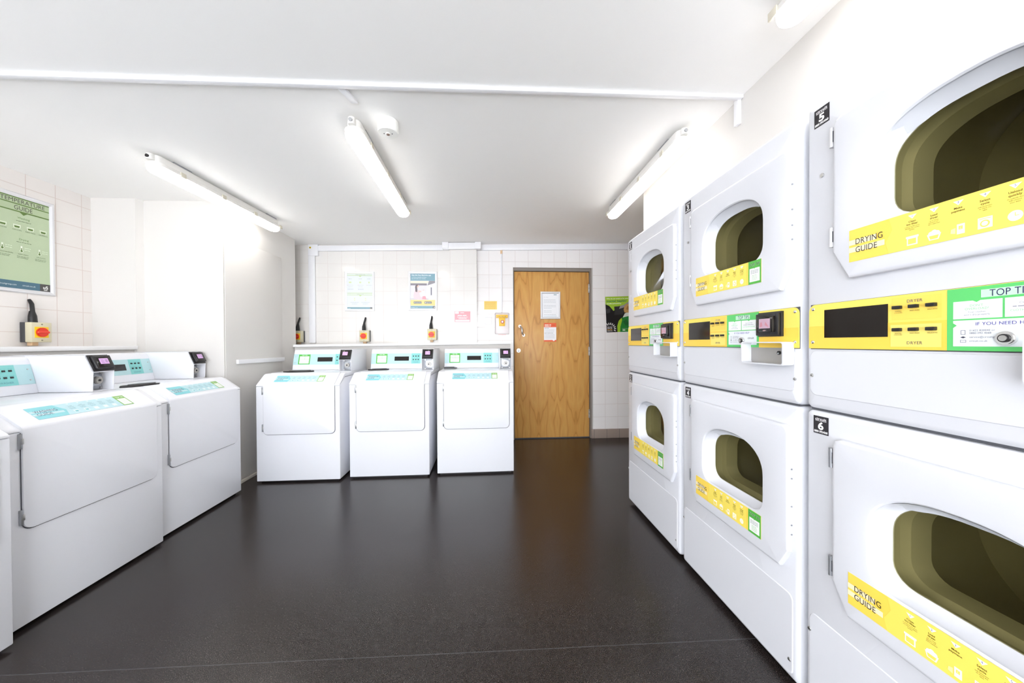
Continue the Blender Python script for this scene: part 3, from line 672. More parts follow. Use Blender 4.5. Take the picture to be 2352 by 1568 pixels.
# ================================================================== DRYERS
DG = '#ffdf4d'
DW, DD = 0.666, 0.65
def hole(zb, grow=0.0):
    pts = []; cx, a = 0.366, 0.170+grow
    zt, zm, z0, r = zb+0.249+grow, zb+0.135, zb-grow, 0.055+grow*0.5
    for k in range(25):
        t = math.pi*k/24; c, s_ = math.cos(t), math.sin(t)
        pts.append((cx+a*math.copysign(abs(c)**0.86, c), zm+(zt-zm)*abs(s_)**0.86))
    for k in range(9): t = math.pi+math.pi/2*k/8; pts.append((cx-a+r+r*math.cos(t), z0+r+r*math.sin(t)))
    for k in range(9): t = 1.5*math.pi+math.pi/2*k/8; pts.append((cx+a-r+r*math.cos(t), z0+r+r*math.sin(t)))
    return pts
def guide_sticker(parent, M):
    ww, hh = 0.385, 0.083; ink = '#2a2118'; sm = '#6b5a10'; wh = '#fffdf0'
    ops = [('p', [(0.092, 0), (0.315, 0), (0.315, hh), (0.092, hh), (0.099, hh*0.66), (0.085, hh*0.33)], '#ffe766', 1),
           ('r', 0, 0.043, 0.066, 0.056, '#fff1c8', 2), ('r', 0, 0.024, 0.083, 0.037, '#fff1c8', 2),
           T('DRYING', 0.017, 0.043, 0.0145, ink, 'l', 0.062, 0.0, 3), T('GUIDE', 0.017, 0.022, 0.0145, ink, 'l', 0.050, 0.0, 3)]
    steps = [(('Clean', 'lint filter'), ('in front of the drum,', "it'll help dry clothes", 'quicker')), (('Load', 'dryer'), ('up to three', 'quarters full -', "don't overload")),
             (('Make', 'payment'), ()), (('Select', 'cycle'), ('and remember', 'to check the', 'label')), (('Unload', 'quickly'), ('so nobody else', 'will remove', 'your load'))]
    for i, (hd, sub) in enumerate(steps):
        u = 0.138+i*0.0385
        ops += [('p', [(u-0.008, hh-0.007), (u+0.008, hh-0.007), (u, hh-0.016)], wh, 2), T(str(i+1), u, hh-0.0125, 0.0045, '#5a63a0', 'c', None, 0, 3)]
        v = hh-0.0235
        for t in hd: ops.append(T(t, u, v, 0.0040, sm, 'c', None, 0.012, 3)); v -= 0.0058
        for t in sub: ops.append(T(t, u, v+0.001, 0.0022, sm, 'c', None, 0, 3)); v -= 0.0036
        b = 0.008
        if i == 0: ops += [('r', u-0.010, b, u+0.010, b+0.019, wh, 2), ('r', u-0.0075, b+0.0025, u+0.0075, b+0.0145, '#ffe766', 3), ('r', u-0.0118, b+0.016, u+0.0118, b+0.0205, wh, 2)]
        elif i == 1: ops += [('p', [(u-0.008, b), (u+0.008, b), (u+0.012, b+0.013), (u-0.012, b+0.013)], wh, 2), ('p', [(u-0.006, b+0.002), (u+0.006, b+0.002), (u+0.0085, b+0.0095), (u-0.0085, b+0.0095)], '#ffe766', 3),
                             ('c', u-0.005, b+0.014, 0.005, wh, 2), ('c', u+0.005, b+0.014, 0.005, wh, 2), ('c', u, b+0.0165, 0.005, wh, 2)]
        elif i == 2: ops += [('r', u-0.002, b, u+0.010, b+0.020, wh, 2), ('r', u+0.001, b+0.009, u+0.007, b+0.016, '#ffe766', 3), T('£', u+0.004, b+0.010, 0.005, '#fff6c0', 'c', None, 0, 3), ('p', [(u-0.012, b+0.004), (u-0.004, b+0.002), (u-0.004, b+0.014), (u-0.011, b+0.012)], '#fff3a8', 2)]
        elif i == 3: ops += [('r', u-0.010, b, u+0.010, b+0.021, wh, 2), ('c', u, b+0.009, 0.0068, '#ffe766', 3), ('c', u, b+0.009, 0.0045, wh, 4), ('r', u-0.008, b+0.0178, u+0.008, b+0.019, '#ffe766', 3)]
        else: ops += [('c', u, b+0.010, 0.0095, wh, 2), ('r', u-0.0005, b+0.010, u+0.0005, b+0.016, '#ffe766', 3), ('r', u, b+0.0095, u+0.005, b+0.0105, '#ffe766', 3)]
    ops += [('r', 0.325, 0, ww, hh, GREEN, 1), ('r', 0.331, 0.008, ww-0.006, 0.056, '#f8fbf6', 2), ('p', [(0.352, 0.057), (0.358, 0.057), (0.355, 0.053)], GREEN, 3),
            T('TOP TIP', 0.355, 0.064, 0.010, '#eaf6e6', 'c', 0.050, 0.02, 2), T('TOP TIP', 0.355, 0.064, 0.010, '#30343a', 'c', 0.050, 0.0, 3)]
    for k in range(3): ops.append(('l', 0.337, 0.047-k*0.005, 0.036, 0.0028, '#9aa0a4', 3))
    for k in range(4): ops.append(('l', 0.343, 0.029-k*0.005, 0.024, 0.0028, '#b8d8b0', 3))
    art('drying_guide_sticker', parent, M, ops, ([(0, 0), (ww, 0), (ww, hh), (0, hh)], '#ffdd5a'))
def dryer(upper):
    root = thing('tumble_dryer', '', 'tumble dryer')
    if upper: z0, z1, dz0, dz1, hb, sz, lz = 0.918, 1.826, 1.288, 1.736, 1.409, 1.328, 1.751
    else: z0, z1, dz0, dz1, hb, sz, lz = 0.0, 0.914, 0.379, 0.850, 0.509, 0.422, 0.847
    c = (0.366, hb+0.12)
    x0, x1 = 0.002, DW
    zb = z0+(0.02 if not upper else 0)
    def R_(i): return rrect(x0+i, zb+i, x1-i, z1-i, 0.018 if i == 0 else max(0.018-i, 0.002), 4)
    # cabinet: front skin with an opening, rolled edges, sides and back
    hg = hole(hb, 0.012)
    mb = MB()
    mb.loops([(hg, 0.045), (hg, 0.0), (R_(0.016), 0.0), (R_(0.008), 0.0025), (R_(0.0025), 0.008), (R_(0.0), 0.018), (R_(0.0), DD)], c, ENAMEL_D, N=120, close_last=True)
    # raised lower panel pressing
    if upper: pr = rrect(0.018, z0+0.04, DW-0.014, 1.094, 0.02)
    else: pr = rrect(0.018, 0.035, DW-0.022, 0.302, 0.02)
    cab = mb.build('cabinet', root, recalc=True, sharp=0.5)
    mb = MB(); cp = ((pr[0][0]+DW)/2, (min(p[1] for p in pr)+max(p[1] for p in pr))/2)
    inn = [(p[0]+(0.003 if p[0] < 0.3 else -0.003), p[1]+(0.003 if p[1] < cp[1] else -0.003)) for p in pr]
    mb.loops([(pr, 0.001), (inn, -0.0022)], (0.33, cp[1]), ENAMEL_D, N=80, close_last=True); mb.build('lower_panel', root)
    if not upper:
        mb = MB(); mb.box(0.03, 0.04, 0, DW-0.03, DD-0.02, 0.022, BLACK); mb.build('plinth', root)
    else:
        mb = MB(); mb.box(0.012, 0.012, 0.9142, DW-0.012, DD-0.02, 0.9195, SEAM); mb.build('stacking_gasket', root)
    # drum interior
    mb = MB(); hd = hole(hb, -0.001)
    dr_ = 0.285; dc = (c[0]-0.03, c[1]-0.0)
    circ = lambda r: [(c[0]+r*math.cos(t*math.pi/30), c[1]+r*math.sin(t*math.pi/30)) for t in range(60)]
    mb.loops([(hole(hb, 0.010), 0.0455), (hole(hb, 0.004), 0.075), (hole(hb, -0.012), 0.085), (hole(hb, -0.02), 0.13), (hole(hb, 0.03), 0.16), (circ(0.235), 0.20), (circ(0.245), 0.40), (circ(0.10), 0.425)], c, DRUM, N=96, close_last=True)
    mb.build('drum', root, sharp=0.8)
    # door
    cl, cr = 0.102, 0.645
    def D(i):
        return [(cl+i, dz0+0.078), (cl+0.043+i*0.5, dz0+i), (cr-0.036-i*0.5, dz0+i), (cr-i, dz0+0.066), (cr-i, dz1-0.022), (cr-0.006-i, dz1-0.006-i), (cr-0.022, dz1-i), (cl+0.022, dz1-i), (cl+0.006+i, dz1-0.006-i), (cl+i, dz1-0.022)]
    h1, h2, h3 = hole(hb, 0.0035), hole(hb, 0.0), hole(hb, -0.013)
    mb = MB()
    mb.loops([(D(0.004), 0.0008), (D(0.0), -0.004), (D(0.0), -0.012), (D(0.0015), -0.0165), (D(0.005), -0.0192), (D(0.010), -0.0200), (hole(hb, 0.012), -0.0200), (h1, -0.0185), (h2, -0.014), (h2, -0.005), (h3, 0.026), (hole(hb, -0.017), 0.032)], c, ENAMEL_D, N=144)
    dd = mb.build('door', root, sharp=0.5)
    # scooped finger grip at the top left of the opening (set into the recess)
    mb = MB(); g = hole(hb, -0.0005)
    vs = []; n_ = 40
    for i in range(n_+1):
        q = 3.0+i/n_*17.5; k0 = int(q); f = q-k0; a_, b_ = g[k0], g[min(k0+1, 24)]
        p = (a_[0]*(1-f)+b_[0]*f, a_[1]*(1-f)+b_[1]*f); e_ = min(1.0, min(i, n_-i)/9.0); e_ = e_*e_*(3-2*e_)
        inw = Vector((c[0]-p[0], c[1]-p[1])).normalized(); row = []
        for d_, y_ in ((0.001-0.004*(1-e_), -0.012+0.010*(1-e_)), (0.004+0.003*e_-0.006*(1-e_), 0.008), (0.008+0.010*e_-0.006*(1-e_), 0.020), (0.0105+0.012*e_-0.004*(1-e_), 0.0255)):
            row.append(mb.bm.verts.new((p[0]+inw.x*d_*(1 if e_ > 0 else 1), y_, p[1]+inw.y*d_)))
        vs.append(row)
    for a, b in zip(vs, vs[1:]):
        for k in range(3): mb.face((a[k], b[k], b[k+1], a[k+1]), GRIP)
    mb.build('finger_grip', dd)
    mb = MB(); mb.loops([(hole(hb, 0.014), 0.0012), (hole(hb, 0.004), -0.0005)], c, SEAM, N=96); mb.build('door_seal', dd)
    # window
    mb = MB(); mb.loops([(hole(hb, -0.016), 0.030), (hole(hb, -0.022), 0.033)], c, TINTED, N=72, close_last=True)
    gl = mb.build('window_glass', dd)
    ht = ((0.397, 0.345), (0.12, 0.068))
    hz = (1.688, 1.410) if upper else (0.792, 0.487)
    for z in hz:
        mb = MB(); mb.box(cl-0.011, -0.012, z-0.027, cl-0.001, 0.001, z+0.027, ENAMEL_D if upper else ZINC, 0.0012)
        mb.cyl((cl-0.0065, -0.0135, z), 0.0055, 0.054, ALU if upper else ZINC, 'z', 12)
        mb.box(cl-0.0015, -0.0170, z-0.014, cl+0.0004, -0.010, z+0.016, SEAM); mb.build('hinge', dd)
    guide_sticker(dd, frontM(0.150, -0.0202, sz))
    for z in ((1.55, 1.50, 1.455, 1.63) if upper else (0.72, 0.69, 0.60, 0.54, 0.51)):
        mb = MB(); mb.cyl((cr-0.0005, -0.008, z-0.01), 0.003, 0.003, ZINC, 'x', 10); mb.build('edge_screw', dd)
    for (u, z) in (((0.026, 1.018), (0.650, 1.0)) if upper else ((0.020, 0.245), (0.632, 0.085))):
        mb = MB(); mb.cyl((u, -0.003, z), 0.0055, 0.004, STEEL, 'y', 14, bev=0.001); mb.box(u-0.003, -0.0056, z-0.0008, u+0.003, -0.0045, z+0.0008, BLACK); mb.build('screw', root)
    if upper:
        mb = MB(); mb.cyl((0.648 if False else 0.055, -0.002, 1.604), 0.006, 0.003, STEEL, 'y', 16, bev=0.001); mb.build('screw', root)
        control_panel(root)
    return root
def control_panel(root):
    u0, u1, v0, v1 = 0.018, 0.666, 1.099, 1.228
    pts = rrect(0, 0, u1-u0, v1-v0, 0.020, 5, (0, 0, 1, 1))
    o = u0; O = lambda u: u-u0; V = lambda z: z-v0
    wh = '#f7faf9'; pk = '#3b3570'
    ops = [('p', [(0, 0), (O(0.337), 0), (O(0.337), V(1.164)), (0, V(1.164))], '#ffd552', 1), ('p', [(O(0.50), 0), (u1-u0, 0), (u1-u0, V(1.164)), (O(0.50), V(1.164))], '#ffd552', 1),
           ('r', O(0.235), V(1.170), O(0.328), V(1.222), '#ffdc60', 2), ('r', O(0.233), V(1.106), O(0.328), V(1.158), '#ffe978', 2),
           ('r', O(0.337), 0, O(0.505), V(1.227), GREEN if False else '#5fd06f', 2),
           ('r', O(0.347), V(1.164), O(0.417), V(1.200), wh, 3), ('r', O(0.420), V(1.164), O(0.495), V(1.200), wh, 3), ('r', O(0.347), V(1.108), O(0.495), V(1.161), '#eef3f6', 3),
           ('p', [(O(0.376), V(1.2003)), (O(0.388), V(1.2003)), (O(0.382), V(1.1965))], '#5fd06f', 4), ('p', [(O(0.451), V(1.2003)), (O(0.463), V(1.2003)), (O(0.457), V(1.1965))], '#5fd06f', 4), ('p', [(O(0.347), V(1.156)), (O(0.347), V(1.146)), (O(0.353), V(1.151))], '#5fd06f', 4),
           ('r', O(0.388), V(1.2045), O(0.462), V(1.2200), '#c9f0d2', 3), T('TOP TIPS', O(0.4), V(1.2058), 0.0128, '#28235c', 'l', 0.058, 0.0, 4),
           T("DON'T", O(0.382), V(1.1882), 0.0042, '#86d493', 'c', None, 0, 4), T('OVERLOAD!', O(0.382), V(1.1818), 0.0042, '#86d493', 'c', None, 0, 4),
           T('Your clothes', O(0.382), V(1.1758), 0.0032, '#7f7f92', 'c', None, 0, 4), T("won't dry properly", O(0.382), V(1.1705), 0.0032, '#7f7f92', 'c', None, 0, 4),
           T('Clean the lint filter', O(0.457), V(1.188), 0.0032, '#7f7f92', 'c', None, 0, 4), ('l', O(0.430), V(1.182), 0.05, 0.003, '#a2a2b0', 4), T('CLOTHES DRY QUICKER', O(0.457), V(1.174), 0.0036, '#86d493', 'c', None, 0, 4),
           T('IF YOU NEED HELP', O(0.420), V(1.150), 0.0062, '#4b3fa0', 'c', 0.078, 0, 4),
           T('01422 820040 or', O(0.372), V(1.1385), 0.0034, '#6a6a80', 'l', None, 0, 4), T('0800 092 4068', O(0.372), V(1.1332), 0.0034, '#6a6a80', 'l', None, 0, 4),
           T('service@circuitgroup.com', O(0.372), V(1.1252), 0.0034, '#6a6a80', 'l', None, 0, 4), T('circuit.co.uk', O(0.372), V(1.1175), 0.0034, '#6a6a80', 'l', None, 0, 4),
           ('o', O(0.359), V(1.132), O(0.366), V(1.141), 0.0008, '#6a6a80', 4), ('p', [(O(0.358), V(1.1265)), (O(0.3625), V(1.1245)), (O(0.367), V(1.1265)), (O(0.3625), V(1.1285))], '#3c3c50', 4), ('o', O(0.358), V(1.116), O(0.367), V(1.121), 0.0007, '#6a6a80', 4),
           T('circuit', O(0.452), V(1.130), 0.0075, '#2b3038', 'l', 0.030, 0.012, 4),
           T('DRYER', O(0.281), V(1.2085), 0.0068, '#fff6d8', 'c', 0.029, 0.02, 3), T('DRYER', O(0.281), V(1.2085), 0.0068, '#5a4a20', 'c', 0.029, 0.0, 4),
           T('DRYER', O(0.281), V(1.112), 0.0068, '#fff6d8', 'c', 0.029, 0.02, 3), T('DRYER', O(0.281), V(1.112), 0.0068, '#5a4a20', 'c', 0.029, 0.0, 4)]
    for zz in (1.1885, 1.1365):
        ops += [T('WHITES/', O(0.249), V(zz), 0.0024, '#7a6212', 'c', None, 0, 4), T('COLOURS', O(0.249), V(zz-0.0035), 0.0024, '#7a6212', 'c', None, 0, 4), T('PERM PRESS', O(0.281), V(zz), 0.0024, '#7a6212', 'c', None, 0, 4), T('DELICATES', O(0.313), V(zz), 0.0024, '#7a6212', 'c', None, 0, 4)]
    mb = MB(); mb.box(u0+0.003, -0.0015, v0-0.0025, u1+0.001, 0.0, v1+0.001, SEAM); bk = mb.build('panel_gap', root)
    cp = art('control_panel', root, frontM(u0, -0.0015, v0), ops, (pts, '#ffe568'), thick=0.0025)
    cp['label'] = 'yellow control panel with green tips section'
    yf = -0.0042
    mb = MB(); mb.box(0.067, yf-0.0012, 1.130, 0.227, yf+0.001, 1.210, DISPLAY); mb.build('display', cp)
    for zz in (1.199, 1.1465):
        for u in (0.249, 0.281, 0.313):
            mb = MB(); mb.box(u-0.008, yf-0.009, zz-0.004, u+0.008, yf, zz+0.004, BLACK, 0.0012); mb.build('button', cp)
    for u, z in ((0.031, 1.215), (0.030, 1.1175), (0.652, 1.214), (0.652, 1.118)):
        mb = MB(); mb.sphere((u, yf, z), 0.0052, CHROME, (1, 0.6, 1), 12); mb.build('screw', cp)
    mb = MB(); mb.cyl((0.424, yf-0.004, 1.124), 0.0135, 0.009, CHROME, 'y', 28, bev=0.002); mb.cyl((0.424, yf-0.0095, 1.124), 0.0078, 0.003, BLACK, 'y', 24); mb.cyl((0.424, yf-0.0112, 1.124), 0.0055, 0.003, STEEL, 'y', 20); mb.build('key_lock', cp)
    mb = MB(); mb.box(0.510, -0.0125, 1.137, 0.610, 0.0, 1.221, BLACK, 0.001); mb.box(0.511, -0.022, 1.141, 0.607, -0.011, 1.216, BLACK, 0.002, 2); mb.box(0.525, -0.0305, 1.152, 0.595, -0.020, 1.206, DISPLAY, 0.0015)
    rd = mb.build('card_reader', cp)
    mb = MB(); mb.box(0.537, -0.0312, 1.165, 0.584, -0.030, 1.198, SCREEN_D); mb.prism([(0.541, 1.169), (0.553, 1.172), (0.55, 1.188), (0.543, 1.184)], -0.0315, -0.0311, fc('#c98a94'), 'y'); mb.prism([(0.563, 1.176), (0.581, 1.168), (0.566, 1.188)], -0.0315, -0.0311, fc('#c98a94'), 'y'); mb.build('screen', rd)
    mb = MB(); mb.prism([(0.552, 1.1575), (0.560, 1.160), (0.569, 1.1575), (0.560, 1.1555)], -0.0312, -0.0302, fc('#c3a0a4'), 'y'); mb.build('logo', rd)
    # coin tray
    a0, a1, b0, b1, f = 0.463, 0.648, 1.042, 1.119, -0.041
    mb = MB(); t_ = 0.004
    mb.loops([(rrect(a0+t_, b0+t_, a1-t_, b1-t_, 0.006), -0.002), (rrect(a0+t_, b0+t_, a1-t_, b1-t_, 0.006), f), (rrect(a0, b0, a1, b1, 0.008), f), (rrect(a0, b0, a1, b1, 0.008), -0.003)], ((a0+a1)/2, (b0+b1)/2), ENAMEL_D, N=64)
    ct = mb.build('coin_tray', root)
    mb = MB(); mb.box(a0+t_-0.001, -0.0035, b0+t_-0.001, a1-t_+0.001, -0.0028, b1-t_+0.001, PLATE); mb.build('back_plate', ct)
    mb = MB(); mb.cyl((0.592, -0.005, 1.082), 0.0065, 0.004, BLACK, 'y', 16); mb.cyl((0.592, -0.0072, 1.080), 0.0025, 0.002, CHROME, 'y', 10); mb.build('lock', ct)
up0, lo0 = dryer(True), dryer(False)
XD = 0.975
dry = []
places = [(1.0, 2.388, (1, 2), 0), (1.0, 1.695, (3, 4), 0), (0.975, 1.012, (5, 6), 0)]
places = [(0.975, 2.383, (1, 2)), (0.975, 1.695, (3, 4)), (0.975, 1.012, (5, 6))]
words = {1: 'farthest stack, above dryer two', 2: 'farthest stack, below dryer one', 3: 'middle stack, above dryer four', 4: 'middle stack, below dryer three', 5: 'nearest stack, above dryer six', 6: 'nearest stack, below dryer five'}
def number_label(o, n, z):
    bw, bh = 0.046, 0.052
    ops = [T('circuit', bw/2, 0.040, 0.0072, '#ffffff', 'c', 0.034, 0.02, 1), ('r', 0.006, 0.0375, 0.040, 0.0384, '#ffffff', 1), T(str(n), bw/2, 0.0135, 0.0205, '#ffffff', 'c', 0.017 if n != 1 else 0.011, 0.035, 1), T('0800 0924068', bw/2, 0.004, 0.0058, '#ffffff', 'c', 0.041, 0.03, 1)]
    l = art('number_label', o, frontM(0.030, -0.0004, z), ops, ([(0, 0), (bw, 0), (bw, bh), (0, bh)], '#231f24')); l['label'] = 'black sticker with white number %d' % n
for i, (x, y, (a, b)) in enumerate(places):
    for n, proto, z in ((a, up0, 1.751), (b, lo0, 0.847)):
        o = copied(proto, i); o.location = (x, y, 0); o.rotation_euler = (0, 0, R(-90))
        o['label'] = 'white tumble dryer numbered %d in the %s' % (n, words[n]); o['group'] = 'stacked tumble dryers on the right'
        dry.append((o, n, z))
for o, n, z in dry: number_label(o, n, z)

# ================================================================== ISOLATOR SWITCHES
def isolator():
    root = thing('isolator_switch', '', 'isolator switch')
    BE = pmat('beige_plastic', '#cfc8ac', 0.4); DK = pmat('dark_grey_base', '#3f3f42', 0.5)
    mb = MB(); mb.box(-0.05, -0.030, 0, 0.05, 0, 0.124, DK, 0.002); mb.build('base', root)
    mb = MB(); mb.box(-0.05, -0.068, 0, 0.05, -0.029, 0.124, BE, 0.003); cv = mb.build('cover', root)
    mb = MB(); mb.box(-0.036, -0.0705, 0.028, 0.032, -0.067, 0.096, fc('#f6c913'), 0.001); mb.build('yellow_plate', cv)
    mb = MB(); mb.cyl((-0.004, -0.0755, 0.062), 0.029, 0.013, pmat('red_knob', '#d8321e', 0.35), 'y', 32, bev=0.003); mb.box(-0.036, -0.090, 0.055, 0.024, -0.080, 0.069, pmat('red_grip', '#e0412c', 0.35), 0.004, 3)
    mb.build('rotary_knob', cv)
    sg = pmat('screw_grey', '#8f8b78', 0.4, metal=0.4)
    for z in (0.012, 0.112): mb = MB(); mb.cyl((0, -0.069, z), 0.004, 0.003, sg, 'y', 12); mb.build('screw', cv)
    mb = MB(); mb.tube([(-0.012, -0.03, 0.120), (-0.013, -0.03, 0.165), (-0.012, -0.026, 0.195)], [0.020, 0.018, 0.012], RUBBER, 14)
    mb.tube([(-0.012, -0.03, 0.180), (-0.010, -0.026, 0.21), (-0.004, -0.016, 0.24), (-0.003, -0.006, 0.258), (-0.004, 0.0, 0.268)], [0.011, 0.010, 0.010, 0.009, 0.008], RUBBER, 12); mb.build('cable', root)
    mb = MB(); mb.box(-0.022, -0.035, -0.022, 0.010, -0.005, 0.002, PVC_CREAM, 0.002); mb.build('conduit_stub', root)
    return root
iso0 = isolator()
for i, (loc, rz, lab) in enumerate((((-1.362, 3.989, 1.141), 8, 'red and yellow rotary switch box on the back wall under the green-banded poster'),
                                    ((-0.632, 3.989, 1.155), 4, 'beige box with a red rotary switch on the back wall under the laundry app poster'),
                                    ((-2.068, 3.989, 1.138), 0, 'beige switch box half hidden by the corner of the side wall'),
                                    ((XL+0.001, 2.398, 1.139), 90, 'beige box with a red rotary switch under the green temperature poster on the left wall'))):
    o = copied(iso0, i); o.location = loc; o.rotation_euler = (0, 0, R(rz)); o['label'] = lab; o['group'] = 'rotary isolator switches on the tiled walls'
iso0.rotation_euler = (0, 0, R(0))
# ================================================================== FRAMED POSTERS
def framed(name, label, w_, h_, M, ops, base, frame=0.024, fmat=WFRAME):
    root = bpy.data.objects.new(name, None); COL.objects.link(root); root.matrix_world = M; tag(root, label, 'poster')
    mb = MB()
    out = [(0, 0), (w_, 0), (w_, h_), (0, h_)]
    def q(i): return [(i, i), (w_-i, i), (w_-i, h_-i), (i, h_-i)]
    rs = []
    for i, z in ((0, 0.0005), (0, 0.008), (0.005, 0.013), (frame*0.6, 0.013), (frame, 0.006), (frame, 0.001)):
        rs.append([mb.bm.verts.new((x, y, z)) for x, y in q(i)])
    for a, b in zip(rs, rs[1:]):
        for k in range(4): mb.face((a[k], a[(k+1) % 4], b[(k+1) % 4], b[k]), fmat)
    mb.build('frame', root, sharp=0.2)
    f = frame-0.002
    art('print', root, frameM((f, f, 0.002), (1, 0, 0), (0, 1, 0)), ops, ([(0, 0), (w_-2*f, 0), (w_-2*f, h_-2*f), (0, h_-2*f)], base))
    return root
def bubble(u, v, s_, col): return [('r', u-s_, v, u+s_, v+s_*1.2, '#eef5ea', 2), ('p', [(u-s_*0.7, v+s_*0.25), (u+s_*0.7, v+s_*0.25), (u+s_*0.8, v+s_*0.85), (u-s_*0.8, v+s_*0.85)], col, 3)]
# temperature guide (left wall), frame 0.46 x 0.61
pw, ph = 0.256, 0.565
dk = '#5d7a38'; cc = pw/2
ops = [('r', 0, ph-0.008, pw, ph, dk, 2), ('r', 0, ph-0.040, pw, ph-0.008, '#aebf9a', 1), ('r', 0, ph-0.046, pw, ph-0.040, dk, 2), ('r', 0, ph-0.084, pw, ph-0.046, '#aebf9a', 1), ('r', 0, ph-0.091, pw, ph-0.084, dk, 2),
       ('p', [(cc-0.022, ph-0.088), (cc, ph-0.106), (cc+0.022, ph-0.088)], dk, 3),
       T('TEMPERATURE', cc, ph-0.0355, 0.0235, '#4d4d46', 'c', 0.208, 0, 3), T('GUIDE', cc, ph-0.0785, 0.026, '#4d4d46', 'c', 0.086, 0, 3),
       T('Washing', cc, ph-0.131, 0.011, '#6f8d5a', 'c', None, 0, 3), ('l', cc-0.035, ph-0.147, 0.07, 0.004, '#5f6f52', 3), T('Drying', cc, ph-0.262, 0.011, '#6f8d5a', 'c', None, 0, 3), ('l', cc-0.035, ph-0.276, 0.07, 0.004, '#5f6f52', 3)]
for i, nm in enumerate(('WHITES', 'COLOURS', 'PERM PRESS', 'DELICATES')):
    u = cc+(i-1.5)*0.063
    ops += [('p', [(u-0.018, ph-0.170), (u+0.018, ph-0.170), (u+0.015, ph-0.193), (u-0.015, ph-0.193)], '#d3ddc6', 2), ('p', [(u-0.013, ph-0.178), (u+0.013, ph-0.178), (u+0.011, ph-0.189), (u-0.011, ph-0.189)], dk, 3), T(nm, u, ph-0.206, 0.0062, '#5f6f52', 'c', None, 0, 3)]
for i, nm in enumerate(('WHITES/COLOURS', 'PERM PRESS', 'DELICATES')):
    u = cc-0.012+(i-1)*0.086
    ops += [('r', u-0.004, ph-0.325, u+0.004, ph-0.298, '#e4ebdb', 2), ('c', u, ph-0.328, 0.0085, '#e4ebdb', 2), ('c', u, ph-0.328, 0.006, dk, 3), ('r', u-0.002, ph-0.325, u+0.002, ph-0.310, dk, 3), ('l', u+0.013, ph-0.308, 0.03, 0.005, '#d6e2ca', 3), ('l', u+0.013, ph-0.320, 0.03, 0.005, '#d6e2ca', 3),
            T(nm, u+0.008, ph-0.352, 0.0062, '#5f6f52', 'c', None, 0, 3), ('l', u-0.022, ph-0.364, 0.056, 0.004, '#6f7f62', 3), ('l', u-0.022, ph-0.372, 0.052, 0.004, '#6f7f62', 3)]
ops += [('r', 0, 0, pw, 0.049, '#456a7c', 2), T('circuitgroup.com', 0.012, 0.021, 0.009, '#dfe8ea', 'l', 0.078, 0, 3), T('circuit.co.uk', 0.118, 0.021, 0.009, '#dfe8ea', 'l', 0.062, 0, 3),
        ('r', pw-0.054, 0, pw, 0.049, '#4a4846', 3), T('uS', pw-0.026, 0.018, 0.019, '#f4f4f0', 'c', None, 0.02, 4), ('r', pw-0.035, 0.009, pw-0.017, 0.0125, '#f4f4f0', 4)]
framed('framed_poster', 'tall green framed temperature guide poster on the left tiled wall', 0.300, 0.609, leftwallM(XL+0.0005, 2.523-0.300, 1.444), ops, '#b4c4a2', 0.024, ALU)
# poster A
pw, ph = 0.277, 0.396; lg = '#c2d69c'
ops = [('r', 0, ph-0.008, pw, ph, lg, 2), ('r', 0, ph-0.026, pw, ph-0.020, lg, 2), ('p', [(pw*0.52-0.018, ph-0.024), (pw*0.52, ph-0.040), (pw*0.52+0.018, ph-0.024)], lg, 3), T('OVERLOADING GUIDE', pw*0.52, ph-0.018, 0.007, '#8f9a88', 'c', None, 0, 3),
       ('r', 0, ph-0.222, pw, ph-0.215, lg, 2), ('r', 0, ph-0.241, pw, ph-0.235, lg, 2), ('p', [(pw*0.52-0.018, ph-0.239), (pw*0.52, ph-0.255), (pw*0.52+0.018, ph-0.239)], lg, 3), T('CLEANING GUIDE', pw*0.52, ph-0.232, 0.006, '#8f9a88', 'c', None, 0, 3),
       ('r', 0, 0, pw, 0.022, '#7fa4b0', 2), T('circuit', 0.006, 0.005, 0.008, '#f5fafa', 'l', None, 0.02, 3), ('r', pw-0.028, 0, pw, 0.022, '#7b7f80', 3), ('r', pw-0.028, -0.0, pw-0.012, 0.004, '#e8b84e', 4)]
for i, u in enumerate((0.035, 0.145, 0.24)):
    ops += [('l', u-0.018, ph-0.062, 0.036, 0.006, '#a9b5b5', 3), ('r', u-0.014+0.003*i, ph-0.108, u+0.014-0.004*i, ph-0.090, '#d4dfae', 3), ('l', u-0.022, ph-0.130, 0.055, 0.004, '#b7b9c6', 3), ('c', u-0.026, ph-0.1285, 0.003, '#dba6b0', 3)]
    if i < 2: ops += [('l', u-0.022, ph-0.150, 0.050, 0.004, '#b7b9c6', 3), ('l', u-0.026, ph-0.172, 0.06, 0.004, '#aab2b6', 3), ('l', u-0.026, ph-0.180, 0.06, 0.004, '#aab2b6', 3)]
for u in (0.082, 0.2):
    ops += [('r', u-0.008, ph-0.302, u+0.008, ph-0.270, '#dbe4c0', 3), ('r', u-0.005, ph-0.292, u+0.005, ph-0.280, '#f2f5ea', 4), ('l', u-0.045, ph-0.322, 0.09, 0.005, '#a9b3b8', 3), ('l', u-0.03, ph-0.334, 0.06, 0.004, '#b7bfc3', 3), ('l', u-0.03, ph-0.344, 0.06, 0.004, '#b7bfc3', 3)]
ops = [o for o in ops]
framed('framed_poster', 'white framed pale blue poster with two thin green bands on the back wall', 0.320, 0.438, frontM(-1.586, 3.9895, 1.481), ops, '#dfe5ea')
